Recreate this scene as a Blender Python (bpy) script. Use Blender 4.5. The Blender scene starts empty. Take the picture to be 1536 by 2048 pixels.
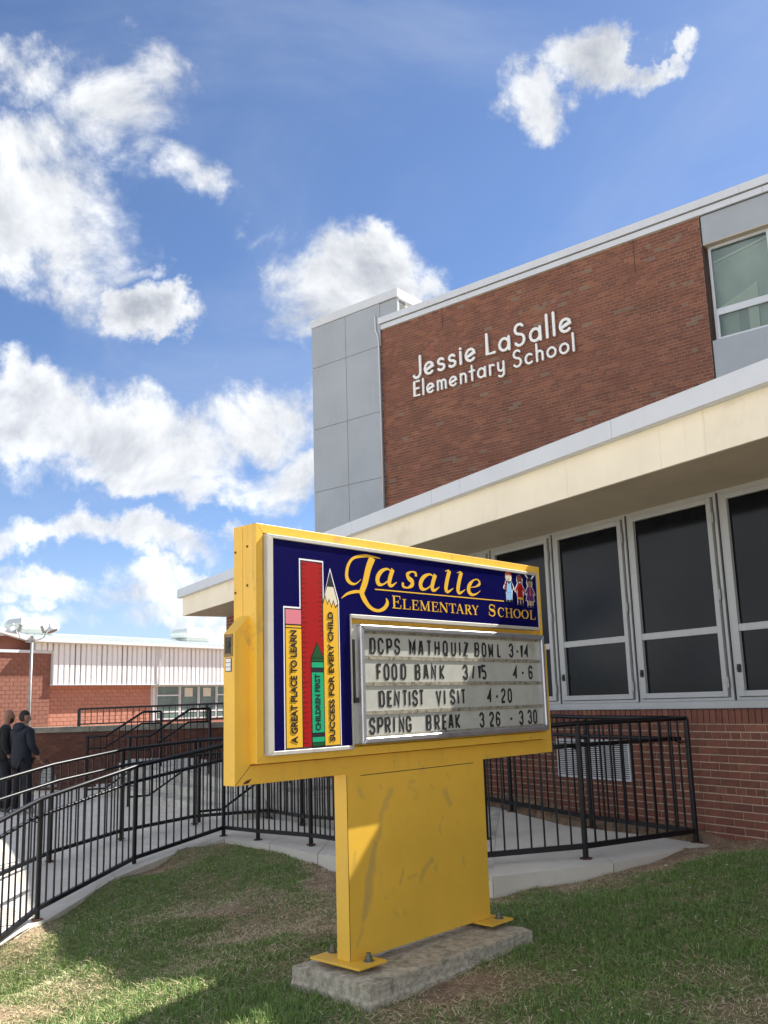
import bpy, bmesh, math, random
import numpy as np
from mathutils import Vector, Matrix
R = math.radians
random.seed(7); rng = np.random.default_rng(7)
SC = bpy.context.scene

# ------------------------------------------------------------------ camera
F, CX, CY = 1780.0, 768.0, 1087.0
EYE = np.array([0, 0, 1.6])
_Z = np.array([470 - CX, CY + 8900, -F]); _Z /= np.linalg.norm(_Z)
_f = np.array([0, 0, -1.0]); _Y = _f - (_f @ _Z) * _Z; _Y /= np.linalg.norm(_Y); _X = np.cross(_Y, _Z)
MC = np.array([_X, _Y, _Z])
cd = bpy.data.cameras.new('camera'); cam = bpy.data.objects.new('camera', cd); SC.collection.objects.link(cam)
cd.sensor_fit = 'VERTICAL'; cd.sensor_height = 36.0; cd.lens = F / 2048 * 36
cd.shift_y = (CY - 1024) / 2048
cd.clip_start = 0.05; cd.clip_end = 5000
m4 = Matrix.Identity(4)
for i in range(3):
    for j in range(3): m4[i][j] = MC[i][j]
m4[2][3] = 1.6
cam.matrix_world = m4
SC.camera = cam

# ------------------------------------------------------------------ light
SUN_AZ, SUN_EL = 58.0, 47.0           # azimuth measured from +Y towards +X
SC.view_settings.view_transform = 'Standard'; SC.view_settings.look = 'None'
SC.view_settings.exposure = 1.7; SC.view_settings.gamma = 1.0
SC.view_settings.use_curve_mapping = False
sl = bpy.data.lights.new('sun', 'SUN'); sl.energy = 3.6; sl.angle = R(0.53); sl.color = (1, 0.95, 0.87)
so = bpy.data.objects.new('sun', sl); SC.collection.objects.link(so)
sdir = Vector((math.sin(R(SUN_AZ)) * math.cos(R(SUN_EL)), math.cos(R(SUN_AZ)) * math.cos(R(SUN_EL)), math.sin(R(SUN_EL))))
so.rotation_euler = sdir.to_track_quat('Z', 'Y').to_euler(); so.location = (20, 20, 30)
SKY_STRENGTH = 0.15

def ray(x, y): return MC @ np.array([x - CX, CY - y, -F])
def onz(x, y, z):
    r = ray(x, y); t = (z - 1.6) / r[2]; return EYE + t * r

# ------------------------------------------------------------------ node helper
class NT:
    def __init__(s, nt): s.nt = nt; s.n = nt.nodes; s.l = nt.links
    def node(s, typ, **kw):
        nd = s.n.new(typ)
        for k, v in kw.items():
            if k == 'inp':
                for kk, vv in v.items():
                    if hasattr(vv, 'is_output') or isinstance(vv, bpy.types.NodeSocket): s.l.new(vv, nd.inputs[kk])
                    else: nd.inputs[kk].default_value = vv
            else: setattr(nd, k, v)
        return nd
    def math(s, op, a, b=None, c=None, clamp=False):
        nd = s.n.new('ShaderNodeMath'); nd.operation = op; nd.use_clamp = clamp
        for i, v in enumerate((a, b, c)):
            if v is None: continue
            if isinstance(v, bpy.types.NodeSocket): s.l.new(v, nd.inputs[i])
            else: nd.inputs[i].default_value = v
        return nd.outputs[0]
    def vmath(s, op, a, b=None, scale=None):
        nd = s.n.new('ShaderNodeVectorMath'); nd.operation = op
        for i, v in enumerate((a, b)):
            if v is None: continue
            if isinstance(v, bpy.types.NodeSocket): s.l.new(v, nd.inputs[i])
            else: nd.inputs[i].default_value = v
        if scale is not None: nd.inputs['Scale'].default_value = scale
        return nd.outputs['Value'] if op in ('LENGTH', 'DOT_PRODUCT', 'DISTANCE') else nd.outputs[0]
    def noise(s, vec, scale, detail=4, rough=0.55, dist=0.0):
        nd = s.n.new('ShaderNodeTexNoise')
        if vec is not None: s.l.new(vec, nd.inputs['Vector'])
        nd.inputs['Scale'].default_value = scale; nd.inputs['Detail'].default_value = detail
        nd.inputs['Roughness'].default_value = rough; nd.inputs['Distortion'].default_value = dist
        return nd.outputs['Fac']
    def ramp(s, fac, lo, hi, a=0.0, b=1.0, smooth=True):
        nd = s.n.new('ShaderNodeMapRange'); nd.interpolation_type = 'SMOOTHSTEP' if smooth else 'LINEAR'
        s.l.new(fac, nd.inputs['Value'])
        for k, v in (('From Min', lo), ('From Max', hi), ('To Min', a), ('To Max', b)): nd.inputs[k].default_value = v
        return nd.outputs[0]
    def mix(s, fac, a, b, blend='MIX'):
        nd = s.n.new('ShaderNodeMix'); nd.data_type = 'RGBA'; nd.blend_type = blend
        for sock, v in ((nd.inputs[0], fac), (nd.inputs[6], a), (nd.inputs[7], b)):
            if isinstance(v, bpy.types.NodeSocket): s.l.new(v, sock)
            elif isinstance(v, (int, float)): sock.default_value = v
            else: sock.default_value = (*v[:3], 1)
        return nd.outputs[2]

# ------------------------------------------------------------------ sky with clouds
W = bpy.data.worlds.new('World'); SC.world = W; W.use_nodes = True
t = NT(W.node_tree); t.n.clear()
sky = t.node('ShaderNodeTexSky', sky_type='NISHITA'); sky.sun_disc = False
sky.sun_elevation = R(SUN_EL); sky.sun_rotation = R(SUN_AZ); sky.air_density = 0.75; sky.dust_density = 0.25; sky.ozone_density = 2.0
tc = t.node('ShaderNodeTexCoord')
# cumulus clusters: (px, py, rx, ry, weight) of where each stands in the sky, turned into a direction and angular size
BL = [(60, 440, 250, 165, 1.15), (10, 540, 140, 70, .6), (60, 300, 150, 90, .8), (240, 220, 180, 140, .95), (330, 130, 120, 100, .7), (410, 330, 110, 85, .95), (40, 130, 120, 70, .75),
      (335, 622, 105, 62, 1.75), (515, 455, 80, 55, .6), (560, 545, 45, 34, .6), (300, 515, 70, 34, .5), (640, 640, 90, 60, .8),
      (700, 565, 150, 110, 1.25), (830, 580, 80, 60, .85), (760, 640, 120, 60, .8),
      (60, 820, 210, 95, 1.25), (290, 870, 250, 95, 1.3), (300, 945, 250, 52, 1.15), (530, 835, 140, 100, 1.2), (575, 935, 120, 70, 1.0), (640, 800, 70, 80, .8),
      (220, 1072, 230, 52, 1.3), (10, 1085, 110, 46, .95), (545, 1060, 90, 48, .95), (410, 1150, 130, 36, .85), (90, 1175, 180, 42, 1.0), (300, 1200, 220, 50, .65), (60, 1235, 260, 40, .6), (420, 1250, 200, 36, .6),
      (1165, 80, 85, 85, 1.15), (1115, 150, 100, 75, 1.25), (1262, 105, 75, 46, .95), (1285, 145, 26, 28, .5), (600, 25, 40, 42, .55), (620, 5, 60, 30, .3)]
blobs = []
for (px, py, rx, ry, w) in BL:
    c = ray(px, py); c /= np.linalg.norm(c)
    a = ray(px + rx, py); a /= np.linalg.norm(a); b = ray(px, py - ry); b /= np.linalg.norm(b)
    blobs.append((c, np.linalg.norm(a - c), np.linalg.norm(b - c), w))
grp = bpy.data.node_groups.new('cloud_density', 'ShaderNodeTree')
grp.interface.new_socket('Vector', in_out='INPUT', socket_type='NodeSocketVector')
grp.interface.new_socket('Density', in_out='OUTPUT', socket_type='NodeSocketFloat'); grp.interface.new_socket('Light', in_out='OUTPUT', socket_type='NodeSocketFloat')
g = NT(grp); gi = g.node('NodeGroupInput'); go = g.node('NodeGroupOutput')
vec = gi.outputs[0]
wv = g.node('ShaderNodeTexNoise'); g.l.new(vec, wv.inputs['Vector']); wv.inputs['Scale'].default_value = 6; wv.inputs['Detail'].default_value = 7; wv.inputs['Roughness'].default_value = .62
wo = g.vmath('SCALE', g.vmath('SUBTRACT', wv.outputs['Color'], (.5, .5, .5)), scale=0.20)
vw = g.vmath('ADD', vec, wo)
acc = None
for (c, rx, rz, w) in blobs:
    s_ = g.vmath('MULTIPLY', g.vmath('SUBTRACT', vw, tuple(c)), (1 / rx, 1 / rx, 1 / rz))
    l_ = g.vmath('LENGTH', s_)
    v = g.ramp(l_, 1.45, 0.1, 0, w)
    acc = v if acc is None else g.math('MAXIMUM', acc, v)
# clouds outside the view: broken cover added to brighten the shade
sep = g.node('ShaderNodeSeparateXYZ'); g.l.new(vec, sep.inputs[0])
front = g.ramp(sep.outputs[1], 0.35, 0.6)
gen = g.math('MULTIPLY', g.ramp(g.noise(g.vmath('MULTIPLY', vec, (1, 1, 2.2)), 2.6, 3), .38, .58), g.math('SUBTRACT', 1.0, front))
acc = g.math('MAXIMUM', acc, gen)
def fine(v):
    f1 = g.noise(v, 7, 10, .62, .35)
    return g.math('MULTIPLY', g.math('SUBTRACT', f1, .5), 3.0)
n0 = fine(vec); n1 = fine(g.vmath('ADD', vec, (0.020, 0.0, 0.030)))
gate = g.ramp(acc, 0.0, .35)
den = g.math('ADD', acc, g.math('MULTIPLY', n0, gate))
g.l.new(den, go.inputs[0])
g.l.new(g.math('SUBTRACT', n0, n1), go.inputs[1])
nd = t.node('ShaderNodeGroup'); nd.node_tree = grp; t.l.new(tc.outputs['Generated'], nd.inputs[0])
D0, LT = nd.outputs[0], nd.outputs[1]
mask = t.ramp(D0, 0.16, 0.95)
lit = t.math('ADD', t.math('MULTIPLY', LT, 0.9), t.math('SUBTRACT', .62, t.math('MULTIPLY', t.ramp(D0, .7, 2.0), .42)), clamp=True)
sd = t.vmath('DOT_PRODUCT', tc.outputs['Generated'], tuple(sdir))
opp = t.ramp(sd, .55, -.5, 1.0, 2.1)          # clouds opposite the sun boosted as added fill light, mostly out of view
cw_ = t.mix(lit, (0.88, 0.96, 1.12), (2.25, 2.3, 2.35))
opc = t.node('ShaderNodeCombineXYZ'); [t.l.new(opp, opc.inputs[i]) for i in range(3)]
ccol = t.mix(1.0, cw_, opc.outputs[0], 'MULTIPLY')
# thin veil of high cirrus
sx = t.node('ShaderNodeSeparateXYZ'); t.l.new(tc.outputs['Generated'], sx.inputs[0])
veil = t.math('MULTIPLY', t.ramp(t.noise(t.vmath('MULTIPLY', tc.outputs['Generated'], (1, 1, 2)), 2.3, 6, .6, .6), .42, .8), 0.30)
lowhaze = t.math('MULTIPLY', t.ramp(sx.outputs[2], 0.25, 0.0), .45)
skyc = t.mix(1.0, sky.outputs[0], (0.295, 0.325, 0.365), 'MULTIPLY')
base = t.mix(t.math('MAXIMUM', veil, lowhaze), skyc, (1.35, 1.5, 1.8))
fin = t.mix(mask, base, ccol)
bg = t.node('ShaderNodeBackground'); t.l.new(fin, bg.inputs[0]); bg.inputs[1].default_value = SKY_STRENGTH
t.l.new(bg.outputs[0], t.node('ShaderNodeOutputWorld').inputs[0])

# ------------------------------------------------------------------ materials
MATS = {}
def mat(name, col, rough=.6, metal=0.0, spec=.5, var=0.0, vscale=6, stain=None, bump=0.0, bscale=60, attr=None, coat=0.0, trans=0.0, drip=None):
    """procedural paint / stone material; var = colour noise amount, stain=(colour, scale, lo, hi, amount)"""
    m = bpy.data.materials.new(name); m.use_nodes = True; t = NT(m.node_tree); b = t.n['Principled BSDF']
    b.inputs['Roughness'].default_value = rough; b.inputs['Metallic'].default_value = metal
    b.inputs['Specular IOR Level'].default_value = spec; b.inputs['Coat Weight'].default_value = coat
    if trans: b.inputs['Transmission Weight'].default_value = trans
    tc = t.node('ShaderNodeTexCoord'); v = tc.outputs['Object']
    c = None
    if attr:
        a = t.node('ShaderNodeAttribute', attribute_name='tone'); cr = t.node('ShaderNodeValToRGB')
        e = cr.color_ramp.elements
        for i, (p, cc) in enumerate(attr):
            el = e[i] if i < 2 else e.new(p)
            el.position = p; el.color = (*cc, 1)
        t.l.new(a.outputs['Fac'], cr.inputs[0]); c = cr.outputs[0]
    if var or c is None:
        n = t.noise(v, vscale, 6, .6)
        lo = tuple(max(0, x * (1 - var)) for x in (1, 1, 1)); hi = tuple(x * (1 + var) for x in (1, 1, 1))
        k = t.mix(t.ramp(n, .3, .7), lo, hi)
        c = t.mix(1.0, c if c is not None else col, k, 'MULTIPLY')
    if stain:
        sc_, s_, lo, hi, am = stain
        c = t.mix(t.math('MULTIPLY', t.ramp(t.noise(t.vmath('ADD', v, (5, 3, 1)), s_, 7, .65), lo, hi), am), c, sc_)
    if drip:
        dc, dx_, am = drip
        dn = t.math('MULTIPLY', t.ramp(t.noise(t.vmath('MULTIPLY', v, (dx_, dx_, dx_ * .06)), 1.0, 5, .65), .52, .78), t.ramp(t.noise(v, .9, 3), .35, .65))
        c = t.mix(t.math('MULTIPLY', dn, am), c, dc)
    t.l.new(c, b.inputs['Base Color'])
    if bump:
        bp = t.node('ShaderNodeBump'); bp.inputs['Strength'].default_value = bump; bp.inputs['Distance'].default_value = .01
        t.l.new(t.noise(v, bscale, 6, .6), bp.inputs['Height']); t.l.new(bp.outputs[0], b.inputs['Normal'])
    MATS[name] = m; return m

YEL = (0.82, 0.485, 0.055)
mat('yellow_paint', YEL, .42, var=.06, vscale=2.2, stain=((.40, .27, .12), 5.5, .585, .69, .5), bump=.02, bscale=90, drip=((.34, .22, .09), 16, .45))
m = mat('yellow_post', YEL, .42, var=.06, vscale=2.2, stain=((.40, .27, .12), 6.5, .62, .70, .4), bump=.02, bscale=90); t = NT(m.node_tree); pb_ = t.n['Principled BSDF']
tcn = t.node('ShaderNodeTexCoord'); lnk = pb_.inputs['Base Color'].links[0].from_socket
wv_ = t.vmath('ADD', tcn.outputs['Object'], t.vmath('SCALE', t.vmath('SUBTRACT', t.node('ShaderNodeTexNoise', inp={'Scale': 9.0, 'Vector': tcn.outputs['Object']}).outputs['Color'], (.5, .5, .5)), scale=.10))
acc_ = None
for (x0_, z0_, x1_, z1_, w_, a_) in [(.36, 1.08, .22, .80, .020, .7), (.22, .80, .12, .42, .028, 1.0), (.12, .42, .07, .28, .016, .6), (.10, 1.10, .12, 1.06, .02, .6), (.87, 1.02, .90, .96, .026, .8), (.90, 1.14, .91, 1.12, .012, .5), (.42, .55, .47, .63, .014, .8), (.50, .56, .58, .57, .010, .6), (.62, .55, .70, .64, .016, .8), (.74, .58, .76, .62, .010, .7), (.80, .84, .81, .80, .014, .5), (.05, .76, .03, .70, .018, .7), (1.02, .60, 1.03, .57, .012, .7), (.36, .40, .40, .37, .012, .5), (.46, .41, .46, .38, .010, .5), (.72, 1.08, .74, 1.06, .012, .4)]:
    L_ = math.hypot(x1_ - x0_, z1_ - z0_); ux, uz = (x1_ - x0_) / L_, (z1_ - z0_) / L_
    d_ = t.vmath('SUBTRACT', wv_, ((x0_ + x1_) / 2, 0, (z0_ + z1_) / 2))
    al = t.math('MAXIMUM', t.math('SUBTRACT', t.math('ABSOLUTE', t.vmath('DOT_PRODUCT', d_, (ux, 0, uz))), L_ / 2), 0.0); ac = t.vmath('DOT_PRODUCT', d_, (-uz, 0, ux))
    r_ = t.math('SQRT', t.math('ADD', t.math('MULTIPLY', al, al), t.math('MULTIPLY', ac, ac)))
    v_ = t.ramp(r_, w_ * 1.7, w_ * .2, 0, a_ * .42); acc_ = v_ if acc_ is None else t.math('MAXIMUM', acc_, v_)
t.l.new(t.mix(acc_, lnk, (.30, .22, .13)), pb_.inputs['Base Color'])
mat('yellow_print', (0.72, 0.42, 0.035), .45, spec=.2)
mat('navy_vinyl', (0.002, 0.0015, 0.060), .3, spec=.12)
mat('white_print', (0.78, .77, .80), .4)
mat('black_print', (0.012, .012, .014), .4)
mat('red_print', (0.33, .008, .008), .45, spec=.2)
mat('pink_print', (0.62, .19, .24), .35)
mat('cream_print', (0.66, .60, .45), .4)
mat('dkgreen_print', (0.004, .075, .018), .35)
mat('green_print', (0.012, .34, .16), .45, spec=.2)
mat('orange_print', (0.62, .09, .03), .4)
mat('skyblue_print', (0.26, .47, .72), .4)
mat('brown_print', (0.11, .02, .012), .4)
mat('tan_print', (0.36, .24, .12), .4)
mat('purple_print', (0.09, .02, .13), .4)
mat('retainer', (0.48, .46, .41), .5, metal=.2, var=.07, stain=((.18, .15, .11), 5, .62, .78, .6))
mat('aluminium', (0.55, .56, .60), .33, metal=.85, var=.08, vscale=9, stain=((.20, .18, .17), 7, .58, .74, .5))
mat('letter_board', (0.43, .43, .385), .35, var=.08, vscale=7, stain=((.20, .185, .14), 4.5, .55, .75, .55))
mat('letter_rail', (0.27, .25, .19), .5, var=.2, vscale=30, stain=((.05, .04, .03), 22, .5, .62, .7))
mat('letter_black', (0.016, .017, .018), .45, var=.2)
mat('dark_metal', (0.05, .05, .045), .5, metal=.6, var=.2)
mat('bolt_steel', (0.20, .21, .18), .55, metal=.7, var=.25, vscale=60)
mat('brass', (0.26, .17, .07), .5, metal=.5, var=.3, vscale=90)
mat('rust', (0.09, .035, .015), .8, var=.3, vscale=40)
mat('black_rail', (0.007, .007, .009), .38, spec=.35, var=.2, vscale=30, stain=((.06, .035, .025), 14, .64, .78, .6))
mat('brick', (.2, .06, .035), .85, var=.12, vscale=1.5, bump=.35, bscale=220,
    attr=[(0, (.165, .062, .042)), (.35, (.190, .070, .046)), (.75, (.222, .082, .050)), (.92, (.27, .105, .062)), (1.0, (.21, .14, .105))])
mat('brick_maroon', (.2, .06, .035), .85, var=.14, vscale=14, bump=.35, bscale=220, stain=((.12, .075, .05), 1.4, .5, .75, .5),
    attr=[(0, (.155, .054, .036)), (.4, (.19, .066, .042)), (.8, (.22, .078, .048)), (1.0, (.26, .098, .058))])
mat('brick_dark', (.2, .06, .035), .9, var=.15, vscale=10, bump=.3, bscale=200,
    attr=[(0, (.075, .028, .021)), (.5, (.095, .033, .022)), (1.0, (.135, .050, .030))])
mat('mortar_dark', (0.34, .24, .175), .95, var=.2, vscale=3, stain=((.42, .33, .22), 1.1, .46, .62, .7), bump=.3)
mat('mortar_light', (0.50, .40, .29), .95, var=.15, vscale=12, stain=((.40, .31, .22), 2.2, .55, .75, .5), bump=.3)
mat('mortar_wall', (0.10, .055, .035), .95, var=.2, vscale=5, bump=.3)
mat('grey_panel', (0.36, .39, .425), .45, var=.05, vscale=1.3, stain=((.30, .325, .35), .9, .5, .7, .4), drip=((.24, .255, .28), 7, .5))
mat('grey_joint', (0.19, .20, .23), .7)
mat('white_metal', (0.62, .64, .68), .42, var=.03, vscale=2, stain=((.42, .44, .50), 1.6, .55, .8, .3), drip=((.42, .42, .43), 9, .22))
mat('white_trim', (0.66, .66, .68), .5, var=.04)
mat('letter_white', (0.86, .86, .84), .45, var=.03, stain=((.62, .56, .40), 4, .66, .8, .5))
mat('cream_board', (0.88, .79, .62), .65, var=.04, vscale=1.3, stain=((.45, .34, .19), 1.1, .55, .78, .45), drip=((.50, .40, .26), 9, .55))
mat('cream_wall', (0.62, .60, .50), .8, var=.06, vscale=8, bump=.2)
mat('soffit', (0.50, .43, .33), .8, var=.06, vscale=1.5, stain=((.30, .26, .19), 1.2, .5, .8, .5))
mat('window_frame', (0.38, .385, .385), .5, metal=.15, var=.05, vscale=4, stain=((.28, .26, .22), 3, .6, .8, .4))
mat('gap_dark', (0.03, .028, .028), .8)
mat('screen', (0.005, .006, .008), .10, spec=.16, var=.25, vscale=2)
mat('glass_green', (0.20, .27, .24), .08, spec=.6, var=.10, vscale=.8)
mat('interior_grey', (0.40, .435, .41), .8, var=.08, vscale=.9); mat('interior_pale', (0.56, .585, .53), .8); mat('interior_dark', (0.25, .29, .29), .8)
m = bpy.data.materials.new('clear_glass'); m.use_nodes = True; MATS['clear_glass'] = m; t = NT(m.node_tree); t.n.clear()
tr_ = t.node('ShaderNodeBsdfTransparent', inp={'Color': (.84, .90, .88, 1)}); gl_ = t.node('ShaderNodeBsdfGlossy', inp={'Roughness': .03}); fr_ = t.node('ShaderNodeFresnel', inp={'IOR': 1.5})
mx_ = t.node('ShaderNodeMixShader'); t.l.new(fr_.outputs[0], mx_.inputs[0]); t.l.new(tr_.outputs[0], mx_.inputs[1]); t.l.new(gl_.outputs[0], mx_.inputs[2]); t.l.new(mx_.outputs[0], t.node('ShaderNodeOutputMaterial').inputs[0])
mat('glass_far', (0.10, .15, .14), .12, spec=.6, var=.35, vscale=1.2)
mat('concrete', (0.64, .595, .515), .9, var=.07, vscale=2.2, stain=((.40, .36, .30), 2.6, .57, .74, .55), bump=.3, bscale=120)
mat('concrete_old', (0.50, .445, .335), .95, var=.30, vscale=26, stain=((.17, .15, .11), 10, .52, .68, .7), bump=1.0, bscale=110, drip=((.15, .13, .1), 5, .6))
mat('cap_stone', (0.20, .19, .155), .95, var=.22, vscale=8, stain=((.07, .065, .05), 3, .5, .7, .6), bump=.5)
mat('step_concrete', (0.52, .495, .44), .95, var=.13, vscale=3, stain=((.20, .18, .14), 3.2, .5, .68, .6), bump=.5, bscale=60)
mat('cladding', (0.82, .82, .83), .45, var=.02, vscale=1)
mat('roof_metal', (0.66, .70, .68), .5, var=.03, vscale=1)
mat('block_red', (.3, .1, .05), .75, var=.08, vscale=4,
    attr=[(0, (.42, .18, .125)), (.5, (.44, .19, .13)), (1.0, (.47, .205, .14))])
mat('block_red_dim', (.3, .1, .05), .8, var=.10, vscale=4, stain=((.42, .25, .2), 1.0, .66, .8, .4),
    attr=[(0, (.235, .098, .068)), (.5, (.25, .104, .072)), (1.0, (.27, .112, .078))])  # darker copy of the red block: weaker sun on the side wall, in the colour
mat('block_joint', (0.36, .155, .11), .9)
mat('lamp_metal', (0.34, .33, .32), .5, metal=.4, var=.1)
mat('lamp_lens', (0.10, .06, .04), .35)
mat('skin_mid', (0.24, .12, .075), .55, var=.05)
mat('skin_warm', (0.32, .17, .11), .55, var=.05)
mat('hair_black', (0.012, .010, .009), .7, var=.2)
mat('coat_navy', (0.006, .009, .020), .8, var=.25, vscale=7, bump=.5, bscale=18)
mat('coat_black', (0.004, .0045, .006), .85, var=.25, vscale=7, bump=.5, bscale=18)
mat('trousers', (0.006, .007, .011), .85, var=.2)
mat('shoe_white', (0.5, .5, .5), .6); mat('shoe_dark', (0.05, .06, .05), .6)
mat('nest', (0.02, .018, .014), .9)
mat('foliage_dry', (0.12, .09, .05), .9, var=.2)

# bag: black and white stripes
m = mat('bag_stripe', (.6, .6, .6), .7); t = NT(m.node_tree); w = t.node('ShaderNodeTexWave'); w.inputs['Scale'].default_value = 13; w.inputs['Distortion'].default_value = 4
w.bands_direction = 'Z'; tcn = t.node('ShaderNodeTexCoord'); t.l.new(tcn.outputs['Object'], w.inputs['Vector'])
t.l.new(t.mix(t.ramp(w.outputs['Fac'], .45, .55), (.02, .02, .025), (.6, .6, .58)), t.n['Principled BSDF'].inputs['Base Color'])
# grass blades and ground
m = bpy.data.materials.new('grass_blade'); m.use_nodes = True; MATS['grass_blade'] = m; t = NT(m.node_tree); b = t.n['Principled BSDF']
a = t.node('ShaderNodeAttribute', attribute_name='tone'); cr = t.node('ShaderNodeValToRGB'); e = cr.color_ramp.elements
e[0].position = 0; e[0].color = (.70, .58, .38, 1); e[1].position = .34; e[1].color = (.46, .39, .22, 1)
for p, c in ((.36, (.10, .175, .042)), (.7, (.18, .285, .072)), (1.0, (.34, .42, .13))): el = e.new(p); el.color = (*c, 1)
t.l.new(a.outputs['Fac'], cr.inputs[0]); t.l.new(cr.outputs[0], b.inputs['Base Color']); b.inputs['Roughness'].default_value = .6
b.inputs['Specular IOR Level'].default_value = .25
m = bpy.data.materials.new('lawn_ground'); m.use_nodes = True; MATS['lawn_ground'] = m; t = NT(m.node_tree); b = t.n['Principled BSDF']
tcn = t.node('ShaderNodeTexCoord'); v = tcn.outputs['Object']
a = t.node('ShaderNodeAttribute', attribute_name='tone')
dirt = t.mix(t.ramp(t.noise(v, 7, 8, .7), .3, .7), (.20, .135, .09), (.40, .28, .19))
dirt = t.mix(t.ramp(t.noise(v, 60, 4, .6), .62, .75), dirt, (.50, .38, .25))
gr = t.mix(t.ramp(t.noise(v, 16, 8, .7), .35, .7), (.10, .13, .045), (.25, .24, .12))
t.l.new(t.mix(a.outputs['Fac'], dirt, gr), b.inputs['Base Color']); b.inputs['Roughness'].default_value = .95
b.inputs['Specular IOR Level'].default_value = .15
bp = t.node('ShaderNodeBump'); bp.inputs['Strength'].default_value = .9; bp.inputs['Distance'].default_value = .02
t.l.new(t.noise(v, 35, 8, .7), bp.inputs['Height']); t.l.new(bp.outputs[0], b.inputs['Normal'])

# ------------------------------------------------------------------ geometry helpers
COL = SC.collection
class MB:
    def __init__(s): s.v = []; s.f = []; s.t = []
    def add(s, vs, fs, tone=0.5):
        o = len(s.v); s.v += [tuple(map(float, p)) for p in vs]; s.f += [tuple(i + o for i in f) for f in fs]; s.t += [tone] * len(vs); return s
    def box(s, x0, x1, y0, y1, z0, z1, tone=0.5):
        return s.add([(x0, y0, z0), (x1, y0, z0), (x1, y1, z0), (x0, y1, z0), (x0, y0, z1), (x1, y0, z1), (x1, y1, z1), (x0, y1, z1)],
                     [(0, 3, 2, 1), (4, 5, 6, 7), (0, 1, 5, 4), (1, 2, 6, 5), (2, 3, 7, 6), (3, 0, 4, 7)], tone)
    def tube(s, pts, r, n=10, caps=True):
        pts = [Vector(p) for p in pts]; rings = []; rr = r if isinstance(r, (list, tuple)) else [r] * len(pts)
        up0 = None
        for i, p in enumerate(pts):
            if i == 0: d = pts[1] - p
            elif i == len(pts) - 1: d = p - pts[i - 1]
            else: d = (pts[i + 1] - p).normalized() + (p - pts[i - 1]).normalized()
            d.normalize()
            if up0 is None:
                up0 = Vector((0, 0, 1)) if abs(d.z) < .9 else Vector((1, 0, 0))
            a = (up0 - d * up0.dot(d)).normalized(); up0 = a; b_ = d.cross(a)
            k = 1.0
            if 0 < i < len(pts) - 1:
                c = (pts[i + 1] - p).normalized().dot((p - pts[i - 1]).normalized()); k = 1 / max(.5, math.sqrt(max(.01, (1 + c) / 2)))
                k = 1 + (k - 1) * .6
            rings.append([p + (a * math.cos(2 * math.pi * j / n) + b_ * math.sin(2 * math.pi * j / n)) * rr[i] * k for j in range(n)])
        vs = [q for ring in rings for q in ring]; fs = []
        for i in range(len(pts) - 1):
            for j in range(n): fs.append((i * n + j, i * n + (j + 1) % n, (i + 1) * n + (j + 1) % n, (i + 1) * n + j))
        if caps: fs += [tuple(range(n))[::-1], tuple((len(pts) - 1) * n + j for j in range(n))]
        return s.add(vs, fs)
    def bar(s, p, q, w, h):   # rectangular bar from p to q, w across, h tall
        p = Vector(p); q = Vector(q); d = (q - p).normalized(); a = Vector((0, 0, 1)).cross(d)
        if a.length < 1e-4: a = Vector((1, 0, 0))
        a.normalize(); u = d.cross(a); vs = []
        for c in (p, q):
            for sa, su in ((-1, -1), (1, -1), (1, 1), (-1, 1)): vs.append(c + a * sa * w / 2 + u * su * h / 2)
        return s.add(vs, [(0, 1, 2, 3)[::-1], (4, 5, 6, 7), (0, 1, 5, 4), (1, 2, 6, 5), (2, 3, 7, 6), (3, 0, 4, 7)])
    def prism(s, poly, axis, a0, a1):
        """poly 2D points; axis 'y' -> (x,z) outline extruded in y; 'z' -> (x,y) extruded in z (a0,a1 may be lists)"""
        n = len(poly); vs = []
        for e in (a0, a1):
            for i, (p, q) in enumerate(poly):
                ev = e[i] if isinstance(e, (list, tuple)) else e
                vs.append((p, ev, q) if axis == 'y' else ((p, q, ev) if axis == 'z' else (ev, p, q)))
        return s.add(vs, [tuple(range(n))[::-1], tuple(range(n, 2 * n))] + [(i, (i + 1) % n, n + (i + 1) % n, n + i) for i in range(n)])
    def rib(s, pts, w, y0=-.002, y1=0.0, closed=False):
        """flat stroke in the x-z plane with varying width, given thickness in y (front at y0)"""
        P = [Vector((a, b)) for a, b in pts]; n = len(P); ww = w if isinstance(w, (list, tuple)) else [w] * n
        L, Rr = [], []
        for i in range(n):
            if closed: a = P[(i + 1) % n] - P[i - 1]; ok = True
            else:
                a = (P[min(i + 1, n - 1)] - P[max(i - 1, 0)])
            if a.length < 1e-9: a = Vector((1, 0))
            a.normalize(); nn = Vector((-a.y, a.x)); k = 1.0
            if 0 < i < n - 1 or closed:
                d1 = (P[i] - P[i - 1]); d2 = (P[(i + 1) % n] - P[i])
                if d1.length > 1e-9 and d2.length > 1e-9:
                    d1.normalize(); d2.normalize(); k = 1 / max(.45, math.sqrt(max(.02, (1 + d1.dot(d2)) / 2)))
            L.append(P[i] + nn * ww[i] / 2 * k); Rr.append(P[i] - nn * ww[i] / 2 * k)
        vs = []
        for y in (y0, y1):
            for q in L: vs.append((q.x, y, q.y))
            for q in Rr: vs.append((q.x, y, q.y))
        fs = []; m_ = n if closed else n - 1
        for i in range(m_):
            j = (i + 1) % n
            fs += [(i, n + i, n + j, j), (2 * n + i, 2 * n + j, 3 * n + j, 3 * n + i), (i, j, 2 * n + j, 2 * n + i), (n + i, 3 * n + i, 3 * n + j, n + j)]
        if not closed: fs += [(0, 2 * n, 3 * n, n), (n - 1, 2 * n - 1, 4 * n - 1, 3 * n - 1)]
        return s.add(vs, fs)
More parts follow.
